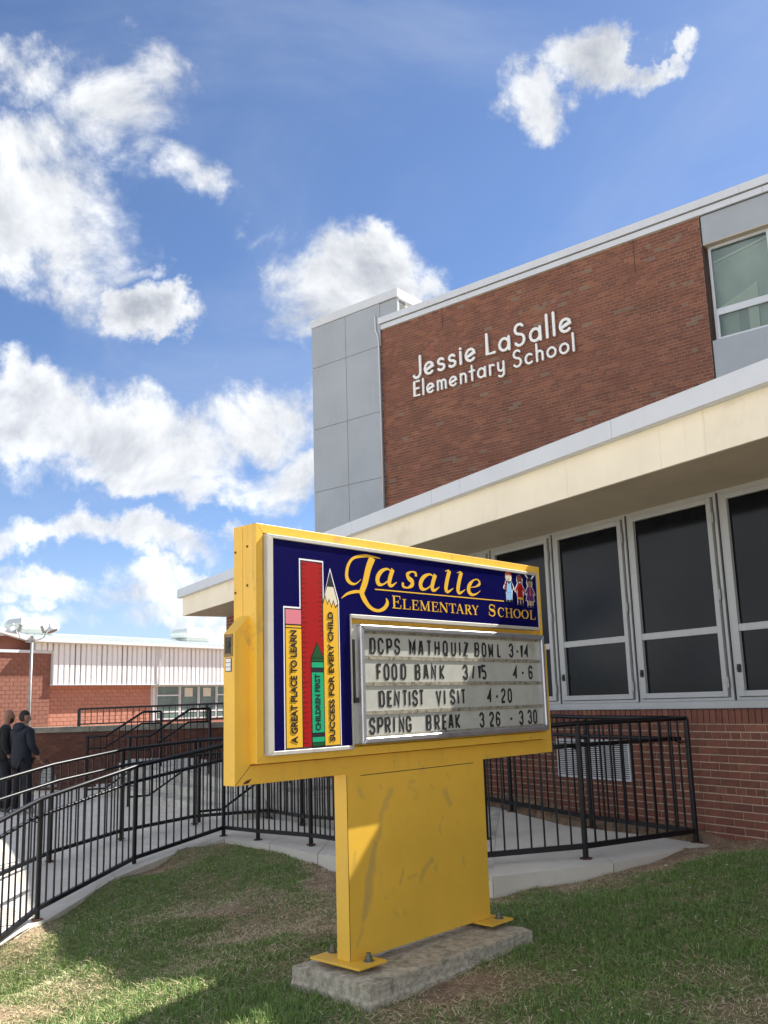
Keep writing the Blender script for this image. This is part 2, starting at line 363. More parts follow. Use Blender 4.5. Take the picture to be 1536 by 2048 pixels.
    def mesh(s, name, material, smooth=False):
        me = bpy.data.meshes.new(name); me.from_pydata(s.v, [], s.f); me.materials.append(MATS[material])
        at = me.attributes.new('tone', 'FLOAT', 'POINT'); at.data.foreach_set('value', s.t)
        bm = bmesh.new(); bm.from_mesh(me); bmesh.ops.recalc_face_normals(bm, faces=bm.faces); bm.to_mesh(me); bm.free()
        if smooth: me.polygons.foreach_set('use_smooth', [True] * len(me.polygons))
        return me
    def build(s, name, material, parent=None, smooth=False, **props):
        return link(name, s.mesh(name, material, smooth), parent, **props)
def link(name, data, parent=None, loc=(0, 0, 0), rotz=0, label=None, cat=None, group=None, kind=None):
    o = bpy.data.objects.new(name, data); COL.objects.link(o); o.parent = parent; o.location = loc
    if rotz: o.rotation_euler = (0, 0, rotz)
    for k, v in (('label', label), ('category', cat), ('group', group), ('kind', kind)):
        if v: o[k] = v
    return o
def thing(name, label, cat, loc=(0, 0, 0), rotz=0, group=None): return link(name, None, None, loc, rotz, label, cat, group)
def bevel(o, w, seg=2):
    b = o.modifiers.new('bevel', 'BEVEL'); b.width = w; b.segments = seg; b.limit_method = 'ANGLE'; return o
def arc(cx, cz, rx, rz, a0, a1, n=14): return [(cx + rx * math.cos(R(a0 + (a1 - a0) * i / n)), cz + rz * math.sin(R(a0 + (a1 - a0) * i / n))) for i in range(n + 1)]
def smooth_pts(p, n=6):
    """Catmull-Rom through the points (any dimension)"""
    p = [np.array(q, float) for q in p]; out = []
    for i in range(len(p) - 1):
        a = p[max(i - 1, 0)]; b = p[i]; c = p[i + 1]; d = p[min(i + 2, len(p) - 1)]
        for k in range(n):
            u = k / n; out.append(.5 * ((2 * b) + (-a + c) * u + (2 * a - 5 * b + 4 * c - d) * u * u + (-a + 3 * b - 3 * c + d) * u ** 3))
    out.append(p[-1]); return [tuple(q) for q in out]
def text_mesh(body, name, material, w, h, offset=0.0, extrude=.001):
    cu = bpy.data.curves.new(name, 'FONT'); cu.body = body; cu.offset = offset; cu.extrude = extrude; cu.resolution_u = 4
    o = bpy.data.objects.new('tmp', cu); COL.objects.link(o); bpy.context.view_layer.update()
    me = bpy.data.meshes.new_from_object(o.evaluated_get(bpy.context.evaluated_depsgraph_get())); me.name = name
    bpy.data.objects.remove(o); bpy.data.curves.remove(cu)
    vs = np.array([v.co[:] for v in me.vertices]); lo, hi = vs.min(0), vs.max(0)
    for v in me.vertices:
        x = (v.co.x - lo[0]) / (hi[0] - lo[0]) * w; y = (v.co.y - lo[1]) / (hi[1] - lo[1]) * h
        v.co = (x, y, v.co.z)
    me.materials.clear(); me.materials.append(MATS[material]); return me
def copy_into(src, parent, loc=None):
    o = src.copy(); COL.objects.link(o); o.parent = parent
    if loc is not None: o.location = loc
    for ch in src.children: copy_into(ch, o)
    return o

# ------------------------------------------------------------------ heights
PC = np.array([(2.66, 8.15, .31), (1.55, 7.5, .31), (.57, 7.4, .27), (-.86, 9.8, .14), (-1.53, 10.54, .10), (-2.04, 11.16, .07), (-2.82, 10.13, -.09), (-3.27, 8.59, -.265),
    (-3.9, 10.57, -.07), (-3.34, 11.4, .04), (-2.6, 12.2, .093), (-1.65, 12.36, .12), (-1.11, 11.37, .15), (.88, 8.77, .30), (1.97, 9.17, .32), (1.34, 10.3, .35), (-6.3, 20.4, -.03), (-7.4, 20.3, -.1),
    (-6.5, 16.3, -.13), (-4.6, 16.6, .06), (-2.9, 13.9, .10), (-3.5, 6.6, -.47), (-4.6, 7.2, -.42), (-4.3, 9.0, -.25), (-8, 12, -.25), (-12, 20, -.2), (-3.4, 4, -.75)])
def hp(x, y):
    d = (PC[:, 0] - x) ** 2 + (PC[:, 1] - y) ** 2 + 1e-4; w = 1 / d ** 1.6; return float((w * PC[:, 2]).sum() / w.sum())
LC = [(-.14, 4.9, .05), (-.57, 5.3, .05), (.84, 5.9, .08), (.3, 6.5, .12), (-2.5, 6.0, -.30), (-.07, 4.2, -.02), (1.7, 4.4, .08), (0, 2, -.03), (2, 2, .02), (-3, 3, -.6), (-3.1, 8.5, -.29), (-2.75, 9.95, -.12), (-2.2, 10.7, .02),
      (-1.85, 10.7, .03), (-1.2, 9.8, .04), (-.8, 9.2, .03), (-.35, 8.3, .03), (-.1, 7.7, .05), (.3, 7.2, .1), (.73, 6.85, .15), (1.2, 7.0, .19), (1.9, 7.35, .24), (2.75, 7.85, .30), (3.2, 7.6, .38), (3.6, 6.9, .38), (2.83, 7.04, .36), (3.0, 5.6, .2), (4.6, 4.4, .35),
      (2.7, 8.7, .40), (1.5, 10.6, .50), (.5, 12.2, .45), (-2.0, 8.5, -.16), (-1.4, 7.2, -.12), (-3.2, 7.0, -.5), (-8, 12, -.5), (-15, 20, -.5), (0, -6, -.1), (8, 0, .3), (-8, 0, -.9), (30, 30, -.4), (-30, 50, -.4), (0, 60, -.4)]
LC = np.array(LC)
def hl(x, y):
    x = np.asarray(x, float); y = np.asarray(y, float)
    d = (LC[:, 0] - x[..., None]) ** 2 + (LC[:, 1] - y[..., None]) ** 2 + 1e-3; w = 1 / d ** 1.5
    return (w * LC[:, 2]).sum(-1) / w.sum(-1)
def vn(x, y, sc, seed):
    r = np.random.default_rng(seed).random((64, 64)); X = x * sc; Y = y * sc; xi = np.floor(X).astype(int); yi = np.floor(Y).astype(int); fx = X - xi; fy = Y - yi
    fx = fx * fx * (3 - 2 * fx); fy = fy * fy * (3 - 2 * fy); g_ = lambda a, b: r[a % 64, b % 64]
    return (g_(xi, yi) * (1 - fx) + g_(xi + 1, yi) * fx) * (1 - fy) + (g_(xi, yi + 1) * (1 - fx) + g_(xi + 1, yi + 1) * fx) * fy
def fbm(x, y, sc, seed): return (vn(x, y, sc, seed) + .5 * vn(x, y, sc * 2.1, seed + 1) + .25 * vn(x, y, sc * 4.3, seed + 2)) / 1.75
def blob(x, y, cx, cy, r): return np.exp(-((x - cx) ** 2 + (y - cy) ** 2) / (r * r))
def kerbdist(x, y):
    """distance to the outer edge of the walk"""
    out = np.full(np.shape(x), 9.0)
    for i in range(len(OUT) - 1):
        ax, ay = OUT[i]; bx, by = OUT[i + 1]; dx, dy = bx - ax, by - ay; L2 = dx * dx + dy * dy
        u = np.clip(((x - ax) * dx + (y - ay) * dy) / L2, 0, 1); out = np.minimum(out, np.hypot(x - ax - u * dx, y - ay - u * dy))
    return out
OUT = [(-3.45, 5.0), (-3.28, 7.0), (-3.17, 8.55), (-2.86, 9.6), (-2.35, 10.6), (-1.98, 10.9), (-1.35, 10.15), (-.75, 9.2), (0.0, 7.85), (.73, 6.93), (1.72, 7.3), (2.72, 8.0)]
INN = [(-4.75, 5.2), (-4.5, 7.6), (-4.2, 9.4), (-3.72, 10.85), (-3.0, 11.85), (-1.8, 12.42), (-1.25, 11.75), (-.65, 10.85), (.2, 9.75), (.98, 8.85)]
def green(x, y):
    """0 bare soil .. 1 dense turf"""
    g_ = 1.25 * (fbm(x, y, 1.1, 3) - .5) * 2.1 + .55 + .5 * (fbm(x, y, 5.5, 13) - .5)
    g_ += .30 * blob(x, y, 2.0, 5.0, 1.2) + .22 * blob(x, y, .6, 4.4, .7) + .35 * blob(x, y, 2.6, 5.8, 1.3) + .28 * blob(x, y, 1.3, 6.1, .6) + .35 * blob(x, y, -2.3, 8.8, 1.3) + .3 * blob(x, y, -2.0, 9.9, .8) + .35 * blob(x, y, -.75, 4.9, .35) + .15 * blob(x, y, 1.3, 4.6, .8)
    g_ -= .6 * blob(x, y, -.7, 6.9, .55) + .3 * blob(x, y, .75, 5.35, .35) + .38 * blob(x, y, -.7, 8.3, .7) + .35 * blob(x, y, .3, 5.05, .45) + .3 * blob(x, y, -1.3, 6.0, .6) - .30 * blob(x, y, -2.1, 6.2, .9)
    kd = kerbdist(x, y)
    g_ -= np.where(x > .6, 1.0, np.where(x > -.9, .8, .1)) * np.exp(-(kd / np.where(x > .6, .42, .30)) ** 2)
    # dirt along the foot of the brick wall
    wd = (x - 1.47) * -.85 + (y - 10.56) * -.526
    g_ -= .9 * np.exp(-(np.maximum(wd, 0) / .55) ** 2)
    return np.clip(g_, 0, 1)

# ------------------------------------------------------------------ ground sheet
fx = np.concatenate([-np.geomspace(900, 6, 26), np.arange(-5.5, 5.5, .06), np.geomspace(5.6, 900, 26)])
fy = np.concatenate([-np.geomspace(900, 1, 20) + 3, np.arange(2.2, 12.5, .06), np.geomspace(12.6, 1500, 32)])
GX, GY = np.meshgrid(fx, fy); 
def inpoly(x, y, poly):
    c = np.zeros(np.shape(x), bool); n = len(poly)
    for i in range(n):
        x0, y0 = poly[i]; x1, y1 = poly[(i + 1) % n]
        with np.errstate(divide='ignore', invalid='ignore'):
            c ^= ((y0 > y) != (y1 > y)) & (x < (x1 - x0) * (y - y0) / (y1 - y0 + 1e-12) + x0)
    return c
WALKPOLY = [(a + (.05 if False else 0), b) for a, b in OUT] + [(2.35, 8.75), (1.75, 9.6), (1.22, 10.6), (.0, 12.6), (-3.2, 18), (-4.5, 21), (-12, 21), (-14, 5.2)]
GZ = hl(GX, GY); 
GZ += (fbm(GX, GY, 5, 21) - .5) * .03 * (np.abs(GX) < 6)
near_edge = inpoly(GX, GY, WALKPOLY); kd = kerbdist(GX, GY)
HPG = np.full(GX.shape, -.8)
dd = (PC[:, 0] - GX[..., None]) ** 2 + (PC[:, 1] - GY[..., None]) ** 2 + 1e-4; w_ = 1 / dd ** 1.6; HPG = (w_ * PC[:, 2]).sum(-1) / w_.sum(-1)
GZ = np.where(near_edge & (kd > .07), HPG - .25, GZ)
vs = np.stack([GX.ravel(), GY.ravel(), GZ.ravel()], 1); ny, nx = GX.shape
ii = np.arange(ny * nx).reshape(ny, nx); fs = np.stack([ii[:-1, :-1].ravel(), ii[:-1, 1:].ravel(), ii[1:, 1:].ravel(), ii[1:, :-1].ravel()], 1)
me = bpy.data.meshes.new('ground'); me.from_pydata(vs.tolist(), [], fs.tolist()); me.materials.append(MATS['lawn_ground'])
at = me.attributes.new('tone', 'FLOAT', 'POINT'); at.data.foreach_set('value', green(GX, GY).ravel().astype(np.float32))
me.polygons.foreach_set('use_smooth', [True] * len(me.polygons))
link('ground', me, kind='structure')
def ground_z(x, y):
    xi = np.clip(np.searchsorted(fx, x) - 1, 0, nx - 2); yi = np.clip(np.searchsorted(fy, y) - 1, 0, ny - 2)
    u = (x - fx[xi]) / (fx[xi + 1] - fx[xi]); v_ = (y - fy[yi]) / (fy[yi + 1] - fy[yi])
    return (GZ[yi, xi] * (1 - u) + GZ[yi, xi + 1] * u) * (1 - v_) + (GZ[yi + 1, xi] * (1 - u) + GZ[yi + 1, xi + 1] * u) * v_

# turf: real blades, green upright ones and dry lying ones
def blades(name, N, kind, label):
    x = rng.uniform(-4.4, 4.4, N); y = rng.uniform(3.6, 10.9, N)
    # denser near the camera
    keep = rng.random(N) < np.clip(1.25 - (y - 4) * .12, .3, 1)
    g_ = green(x, y); pn = fbm(x, y, 9, 40)
    if kind == 'green': keep &= rng.random(N) < np.clip((g_ - .12) * 1.7, .03, 1) * np.clip((pn - .2) * 2.8, .25, 1)
    else: keep &= rng.random(N) < np.where(g_ < .12, .25, .92 - .66 * g_)
    keep &= ~(inpoly(x, y, WALKPOLY) & (kerbdist(x, y) > .05))
    # not inside the footing of the sign nor behind the wall
    sx, sy = x + .139, y - 4.889; a_ = sx * .685 + sy * .729; b_ = -sx * .729 + sy * .685
    keep &= ~((a_ > .006) & (a_ < 1.452) & (b_ > .006) & (b_ < .604))
    keep &= ((x - 1.47) * -.85 + (y - 10.56) * -.526) > .04
    x, y, g_, pn = x[keep], y[keep], g_[keep], pn[keep]; n = len(x); z = ground_z(x, y) - .003
    th = rng.uniform(0, 2 * math.pi, n)
    if kind == 'green':
        L = rng.uniform(.013, .034, n) * (.7 + .8 * g_) * (1 + .8 * blob(x, y, -.75, 4.9, .4) + .35 * blob(x, y, 1.6, 6.4, .8)); lean = rng.uniform(.15, 1.0, n); wd = rng.uniform(.0025, .0048, n); tone = np.clip(.37 + .5 * rng.random(n) * (.6 + .5 * pn) + .12 * (fbm(x, y, 2, 77) - .5), .365, 1)
    else:
        L = rng.uniform(.02, .075, n); lean = rng.uniform(1.25, 1.52, n); wd = rng.uniform(.0022, .005, n); tone = rng.uniform(0, .33, n); z = z + rng.uniform(.002, .016, n)
    dx, dy = np.cos(th) * np.sin(lean) * L, np.sin(th) * np.sin(lean) * L; dz = np.cos(lean) * L
    ph = th + math.pi / 2 + rng.uniform(-.6, .6, n); wx, wy = np.cos(ph) * wd / 2, np.sin(ph) * wd / 2
    V = np.empty((n, 5, 3))
    V[:, 0] = np.stack([x - wx, y - wy, z], 1); V[:, 1] = np.stack([x + wx, y + wy, z], 1)
    V[:, 2] = np.stack([x + wx * .8 + dx * .45, y + wy * .8 + dy * .45, z + dz * .62], 1); V[:, 3] = np.stack([x - wx * .8 + dx * .45, y - wy * .8 + dy * .45, z + dz * .62], 1)
    V[:, 4] = np.stack([x + dx, y + dy, z + dz], 1)
    me = bpy.data.meshes.new(name); me.vertices.add(n * 5); me.vertices.foreach_set('co', V.ravel())
    b0 = np.arange(n) * 5
    loops = np.stack([b0, b0 + 1, b0 + 2, b0 + 3, b0 + 3, b0 + 2, b0 + 4], 1).ravel(); me.loops.add(n * 7); me.loops.foreach_set('vertex_index', loops)
    st = np.stack([np.arange(n) * 7, np.arange(n) * 7 + 4], 1).ravel(); me.polygons.add(n * 2); me.polygons.foreach_set('loop_start', st)
    me.update(calc_edges=True)
    at = me.attributes.new('tone', 'FLOAT', 'POINT'); at.data.foreach_set('value', np.repeat(tone, 5).astype(np.float32))
    me.materials.append(MATS['grass_blade']); o = link(name, me, kind='stuff', label=label, cat='grass'); return o
blades('grass', 620000, 'green', 'patchy green spring turf growing on the lawn around the yellow sign')
blades('dry_grass', 300000, 'dry', 'dead straw coloured grass lying on bare soil of the lawn')

# small pale leaves and pebbles lying in the lawn
lb = MB()
for i in range(260):
    x, y = rng.uniform(-3, 4), rng.uniform(4, 8.5)
    if kerbdist(np.array(x), np.array(y)) < .06 or inpoly(np.array(x), np.array(y), WALKPOLY): continue
    z = float(ground_z(np.array(x), np.array(y))) + .012; a = rng.uniform(0, 6.28); l = rng.uniform(.008, .022); w2 = l * rng.uniform(.25, .5); c, s = math.cos(a), math.sin(a); h = rng.uniform(.0, .008)
    lb.add([(x - c * l, y - s * l, z), (x - s * w2, y + c * w2, z + h), (x + c * l, y + s * l, z + h * .5), (x + s * w2, y - c * w2, z + .001)], [(0, 1, 2, 3)])
lb.build('leaf_litter', 'cream_print', kind='stuff', group=None, label='small pale dry leaves scattered over the lawn', cat='leaf litter')

# ------------------------------------------------------------------ concrete walk and platform
walk = link('walkway', None, kind='structure')
def slab(quad, parent, zs=None, thick=.16, gap=.004, name='paving_slab', material='concrete'):
    c = np.mean(quad, 0); q = [np.array(p) + (c - np.array(p)) / np.linalg.norm(c - np.array(p)) * gap * 1.4 for p in quad]
    z = zs or [hp(*p) for p in quad]; b = MB(); b.prism([tuple(p) for p in q], 'z', [a - thick for a in z], z)
    return b.build(name, material, parent)
for i in range(len(INN) - 1): slab([OUT[i], OUT[i + 1], INN[i + 1], INN[i]], walk)
zc = .31
slab([(.73, 6.93), (1.72, 7.3), (1.75, 9.35), (.98, 8.85)], walk, [.30, .31, .32, .31])
slab([(1.72, 7.3), (2.72, 8.0), (2.42, 8.5), (1.75, 9.35)], walk, [.31, .31, .315, .32])
slab([(.98, 8.85), (1.75, 9.35), (1.25, 10.5), (.45, 9.75)], walk, [.31, .32, .36, .36])
for i in range(len(walk.children)): pass
# plaza between the walk and the retaining wall
pb = MB(); PL = [(-14, 5.2)] + [(a + (c - a) * .06, b + (d_ - b) * .06) for (a, b), (c, d_) in zip(OUT[:10], INN)] + [(.95, 8.8), (-1.7, 12.3), (-5.6, 17.9), (-5.2, 20.45), (-14, 20.45)]
bm = bmesh.new(); gv = {}
nxp, nyp = 40, 60
px_ = np.linspace(-14, -1.4, nxp); py_ = np.linspace(5.2, 20.45, nyp)
poly = [bm.verts.new((p[0], p[1], 0)) for p in PL]; fpoly = bm.faces.new(poly)
bmesh.ops.triangulate(bm, faces=[fpoly])
for _ in range(4): bmesh.ops.subdivide_edges(bm, edges=[e for e in bm.edges if e.calc_length() > .45], cuts=1, use_grid_fill=True); bmesh.ops.triangulate(bm, faces=bm.faces)
for v in bm.verts: v.co.z = hp(v.co.x, v.co.y) - .014
me = bpy.data.meshes.new('plaza'); bm.to_mesh(me); bm.free(); me.materials.append(MATS['concrete']); link('plaza', me, kind='structure')

# ------------------------------------------------------------------ landing + steps
ST = Vector((-4.82, 16.44, 0)); strot = math.atan2(-.826, .563)
landing = link('landing', None, kind='structure')
lp = [(-1.62, 12.42), (.98, 8.87), (1.24, 10.5), (1.28, 10.82), (-3.28, 18.2), (-4.6, 20.4), (-5.8, 20.4), (-5.62, 18.9), (-4.7, 17.9)]
lz = [.50, .32, .36, .37, .52, .52, .52, .52, .52]
# flat upper part and ramp part
lb = MB(); lb.prism(lp, 'z', [-.35] * len(lp), lz); lb.build('slab_block', 'step_concrete', landing)
steps = thing('steps', 'three broad pale concrete steps rising to the school entrance landing', 'steps', ST, strot)
x0s, x1s = -1.6, 5.05
for k in range(3):
    zt = [.20, .34, .48][k]
    b = MB(); y0 = .0 + .32 * k
    b.prism([(x0s, y0), (x1s, y0), (x1s, 1.6), (x0s, 1.6)], 'z', -.3, zt + .0)
    bevel(b.build('step', 'step_concrete', steps), .012)

# unseen pale concrete added behind the camera to bounce sunlight into the shade
fb = MB(); fxs = np.linspace(-40, 40, 17); fys = np.linspace(-40, 1.2, 10)
for i in range(16):
    for j in range(9):
        q_ = [(fxs[i], fys[j]), (fxs[i + 1], fys[j]), (fxs[i + 1], fys[j + 1]), (fxs[i], fys[j + 1])]
        fb.add([(x, y, .10 if abs(x) < 20 else -.0) for x, y in q_], [(0, 1, 2, 3)])
fb.build('bounce_pavement', 'concrete', None, kind='structure')
# ------------------------------------------------------------------ railings
def z_on(pts, x, y): return hp(x, y)
def railing(label, posts, h=1.07, spacing=.112, post_r=.024, hand=None, loc=(0, 0, 0), square_post=False, bottom=.10, hand_drop=.18, top_r=.021, hand_r=.018, skip_post=(), rail_ext=0):
    """posts: list of (x, y, z ground)."""
    root = thing('railing', label, 'railing', posts[0], 0, 'black railings round the ramp'); o = Vector(posts[0]); P = [Vector(p) - o for p in posts]
    up = Vector((0, 0, 1))
    pm = None
    for i, p in enumerate(P):
        if i in skip_post: continue
        if pm is None:
            b = MB(); b.tube([(0, 0, -.04), (0, 0, h - .01)], post_r, 12); pm = b.mesh('post', 'black_rail', False)
            bb = MB(); bb.tube([(0, 0, .001), (0, 0, .009)], post_r * 2.1, 14); bpm = bb.mesh('base_plate', 'rust')
        q = link('post', pm, root, p); link('base_plate', bpm, q)
    b = MB(); b.tube([p + up * h for p in P], top_r, 12); b.build('top_rail', 'black_rail', root, smooth=True)
    b = MB()
    for a, c in zip(P[:-1], P[1:]): b.bar(a + up * bottom, c + up * bottom, .034, .04)
    b.build('bottom_rail', 'black_rail', root)
    # balusters
    L = [(c - a).length for a, c in zip(P[:-1], P[1:])]
    bm_ = MB(); hh = h - bottom
    bm_.box(-.0065, .0065, -.0065, .0065, 0, hh - .0); bme = bm_.mesh('baluster', 'black_rail')
    for (a, c, l) in zip(P[:-1], P[1:], L):
        n = max(1, int(round(l / spacing))); ang = math.atan2(c.y - a.y, c.x - a.x)
        for k in range(1, n):
            q = a.lerp(c, k / n) + up * bottom
            link('baluster', bme, root, q, ang)
    if hand is not None:
        HP = []
        for i, p in enumerate(P):
            d = (P[min(i + 1, len(P) - 1)] - P[max(i - 1, 0)]); d.z = 0; d.normalize(); nrm = Vector((-d.y, d.x, 0)) * hand
            HP.append(p + nrm + up * (h - hand_drop))
        b = MB(); b.tube(HP, hand_r, 10); hr = b.build('handrail', 'black_rail', root, smooth=True)
        for i, p in enumerate(P):
            b = MB(); b.tube([p + up * (h - hand_drop - .04), HP[i] - up * .02], .007, 6); b.build('bracket', 'black_rail', hr)
    return root
G = lambda x, y: (x, y, hp(x, y))
railing('black railing following the outer edge of the ramp beside the lawn', [(-3.42, 5.6, -.62), (-3.36, 7.1, -.45), (-3.27, 8.588, -.265), (-2.823, 10.133, -.09), (-2.037, 11.161, .07), (-1.532, 10.542, .10), (-.864, 9.793, .14), (.565, 7.412, .27), (1.549, 7.505, .31), (2.657, 8.146, .31)], hand=.085)
railing('black railing on the inner side of the ramp beside the plaza', [(-4.62, 7.7, -.36), (-4.35, 9.1, -.24), (-3.906, 10.567, -.07), (-3.338, 11.385, .04), (-2.606, 12.181, .093), (-1.654, 12.357, .12), (-1.11, 11.366, .15), (-.05, 10.0, .22), (.884, 8.766, .30)], hand=-.085)
railing('black railing between the platform and the brick wall with the louvre vent', [(2.62, 8.19, .31), (1.972, 9.165, .32), (1.335, 10.324, .35), (.62, 11.5, .40), (-.1, 12.6, .46)], hand=.085, skip_post=(0,))

def stair_rail(label, xs, zf, h=1.07):
    root = thing('stair_rail', label, 'handrail', group='stair railings on the concrete steps'); M = Matrix.Translation(ST) @ Matrix.Rotation(strot, 4, 'Z')
    P = [(-.42, zf), (-.08, zf), (.62, zf + .42), (.98, zf + .42)]
    o = M @ Vector((xs, -.42, zf)); root.location = o; root.rotation_euler = (0, 0, strot)
    Q = [Vector((0, p[0] + .42, p[1] - zf)) for p in P]; up = Vector((0, 0, 1))
    for i in (0, 3):
        b = MB(); b.tube([Q[i] - up * .03, Q[i] + up * h], .026, 10); b.build('post', 'black_rail', root)
    b = MB(); b.tube([Q[0] - Vector((0, .06, 0)) + up * h] + [q + up * h for q in Q[1:]], .021, 10); b.build('top_rail', 'black_rail', root, smooth=True)
    b = MB(); b.tube([q + up * .12 for q in Q], .017, 8); b.build('bottom_rail', 'black_rail', root)
    off = Vector((-.08, 0, h - .22)); b = MB(); b.tube([q + off for q in Q], .017, 10); b.build('handrail', 'black_rail', root, smooth=True)
    n = 12
    for k in range(1, n):
        y = 1.40 * k / n; z = 0 if y < .34 else (.42 if y > 1.04 else (y - .34) / .7 * .42)
        b = MB(); b.box(-.0065, .0065, y - .0065, y + .0065, z + .12, z + h - .01); b.build('baluster', 'black_rail', root)
    return root
stair_rail('far stair railing against the dark brick retaining wall', -.75, .06)
stair_rail('middle stair railing rising across the concrete steps', 1.62, .09)
stair_rail('near stair railing partly behind the yellow sign', 4.55, .10)

# ------------------------------------------------------------------ brick wall machinery
def brick_variants(name, l, h, d, material, n=12):
    out = []
    for i in range(n):
        b = MB(); e = random.uniform(-.0015, .0015); b.box(e, l + e * .5, -d + random.uniform(-.0015, .0015), .004, random.uniform(0, .0012), h - random.uniform(0, .0012), (i + .5) / n if i < n - 1 else 1.0)
        out.append(b.mesh(name, material))
    return out
def brick_wall(parent, u0, u1, z0, z1, material, sort_key, limit=300, holes=(), header_rows=lambda r: r % 7 == 5, proud=.006, top_down=True, odd=.04, cut=None, L=.2032, C=.0677):
    """individual bricks nearest the camera become parts, the rest one joined mesh"""
    J = .0095; vs_s = brick_variants('brick', L - J, C - J, proud, material); vs_h = brick_variants('brick', L / 2 - J, C - J, proud, material, 8)
    items = []; r = 0; z = z1 - C if top_down else z0
    while (z >= z0 - .02) if top_down else (z < z1):
        hd = header_rows(r); step = L / 2 if hd else L; off = (L / 2 if r % 2 else 0) + (L / 4 if hd else 0)
        u = math.floor(u0 / L) * L - L + off
        while u < u1:
            a, b_ = max(u, u0), min(u + step - J, u1)
            if b_ - a > .02:
                ok = True
                for (ha, hb, hc, hd_) in holes:
                    if a < hb and b_ > ha and z < hd_ and z + C > hc:
                        ok = False
                if cut and not cut(u, z): ok = False
                if ok: items.append((a, z, b_ - a, hd))
            u += step
        r += 1; z = z - C if top_down else z + C
    items.sort(key=lambda q: sort_key(q[0], q[1]))
    rest = MB(); n = 0
    for (a, z, l, hd) in items:
        full = abs(l - ((L / 2 if hd else L) - J)) < 1e-4
        if n < limit and full:
            k = random.randrange(11) if random.random() > odd else -1
            link('brick', (vs_h if hd else vs_s)[k % (8 if hd else 12)], parent, (a, 0, z + J / 2)); n += 1
        else:
            tn = random.random() * .93 if random.random() > odd else 1.0
            dp = proud + random.uniform(-.0015, .0015); x0, x1, zz0, zz1 = a, a + l, z + J / 2, z + C - J / 2
            rest.add([(x0, -dp, zz0), (x1, -dp, zz0), (x1, -dp, zz1), (x0, -dp, zz1), (x0, .002, zz0), (x1, .002, zz0), (x1, .002, zz1), (x0, .002, zz1)],
                     [(0, 1, 2, 3), (1, 5, 6, 2), (5, 4, 7, 6), (4, 0, 3, 7), (3, 2, 6, 7), (0, 4, 5, 1)], tn)
    if rest.v: 
        o = rest.build('brickwork', material, parent); o['kind'] = 'stuff'

# ------------------------------------------------------------------ entrance wing (ground floor)
GR = Vector((-.0, 12.94, 0)); gu = Vector((.5259, -.8505, 0)); grot = math.atan2(gu.y, gu.x)
ent = thing('entrance_wing', 'single storey brick wing with dark screened windows under a cream canopy', 'building', GR, grot)
wall = MB().box(-6.23, 9.5, 0, .3, -.5, 1.447).box(-6.23, 9.5, .12, .3, 1.44, 3.44).box(-6.23, -.1, .0, .3, 1.44, 3.42).build('wall', 'mortar_light', ent)
LV = (3.50, 4.545, .755, 1.155)
brick_wall(wall, -6.23, 9.5, .25, 1.318, 'brick_maroon', lambda u, z: abs(u - 5.2) , 270, header_rows=lambda r: r % 7 == 1, odd=0.0)
ubw = MB().box(-6.23, -.1, -.001, .005, 1.45, 3.41).build('upper_brick_panel', 'mortar_light', ent)
brick_wall(ubw, -6.23, -.1, 1.45, 3.41, 'brick_maroon', lambda u, z: u, 0, odd=0.0)
# soldier sill course
sm = brick_variants('sill_brick', .058, .128, .014, 'brick_maroon')
k = 0; u = 9.4; srest = MB()
while u > -6.2:
    if 3.2 < u < 6.8: link('brick', random.choice(sm), wall, (u, 0, 1.3215))
    else: srest.box(u, u + .058, -.014, .004, 1.3215, 1.449, random.random())
    u -= .0677
o = srest.build('sill_brickwork', 'brick_maroon', wall); o['kind'] = 'stuff'
# lead sill ledge
bevel(MB().box(-.1, 9.5, -.03, .13, 1.455, 1.523).build('window_sill', 'window_frame', ent), .006)
MB().box(-.1, 9.5, .02, .12, 3.408, 3.44).build('window_head', 'window_frame', ent)
def frame_bars(b, x0, x1, z0, z1, w, y0, y1):
    b.box(x0, x0 + w, y0, y1, z0, z1); b.box(x1 - w, x1, y0, y1, z0, z1); b.box(x0 + w, x1 - w, y0, y1, z0, z0 + w); b.box(x0 + w, x1 - w, y0, y1, z1 - w, z1); return b
def ground_window(u):
    w = link('window', None, ent, (u, 0, 1.523)); Wd, H = 1.119, 1.885
    b = MB(); frame_bars(b, .014, Wd - .014, 0, H, .030, .012, .10); bevel(b.build('frame', 'window_frame', w), .003)
    b = MB(); x0, x1, z0, z1 = .048, Wd - .062, .034, H - .034
    b.box(x0, .114, -.008, .06, z0, z1); b.box(Wd - .112, x1, -.008, .06, z0, z1); b.box(.114, Wd - .112, -.008, .06, z0, .085); b.box(.114, Wd - .112, -.008, .06, 1.802, z1); b.box(.114, Wd - .112, -.004, .05, .602, .667)
    bevel(b.build('sash', 'window_frame', w), .004)
    MB().box(.10, Wd - .10, .025, .035, .08, .61).build('screen', 'screen', w)
    MB().box(.10, Wd - .10, .025, .035, .66, 1.81).build('screen', 'screen', w)
    MB().box(-.014, .014, .03, .11, 0, H).build('gap', 'gap_dark', w)
    for hz in (.16, .95, 1.66):
        b = MB(); b.tube([(Wd - .056, -.012, hz - .05), (Wd - .056, -.012, hz + .05)], .008, 8); b.box(Wd - .075, Wd - .04, -.011, -.005, hz - .045, hz + .045); b.build('hinge', 'window_frame', w)
    b = MB(); b.tube([(.086, -.03, .275), (.086, -.006, .275)], .016, 10); b.box(.07, .102, -.022, -.008, .245, .315); b.build('latch', 'gap_dark', w)
    return w
w0 = ground_window(4.693)
for k in (-4, -3, -2, -1, 1, 2, 3): copy_into(w0, ent, (4.693 + 1.119 * k, 0, 1.523))
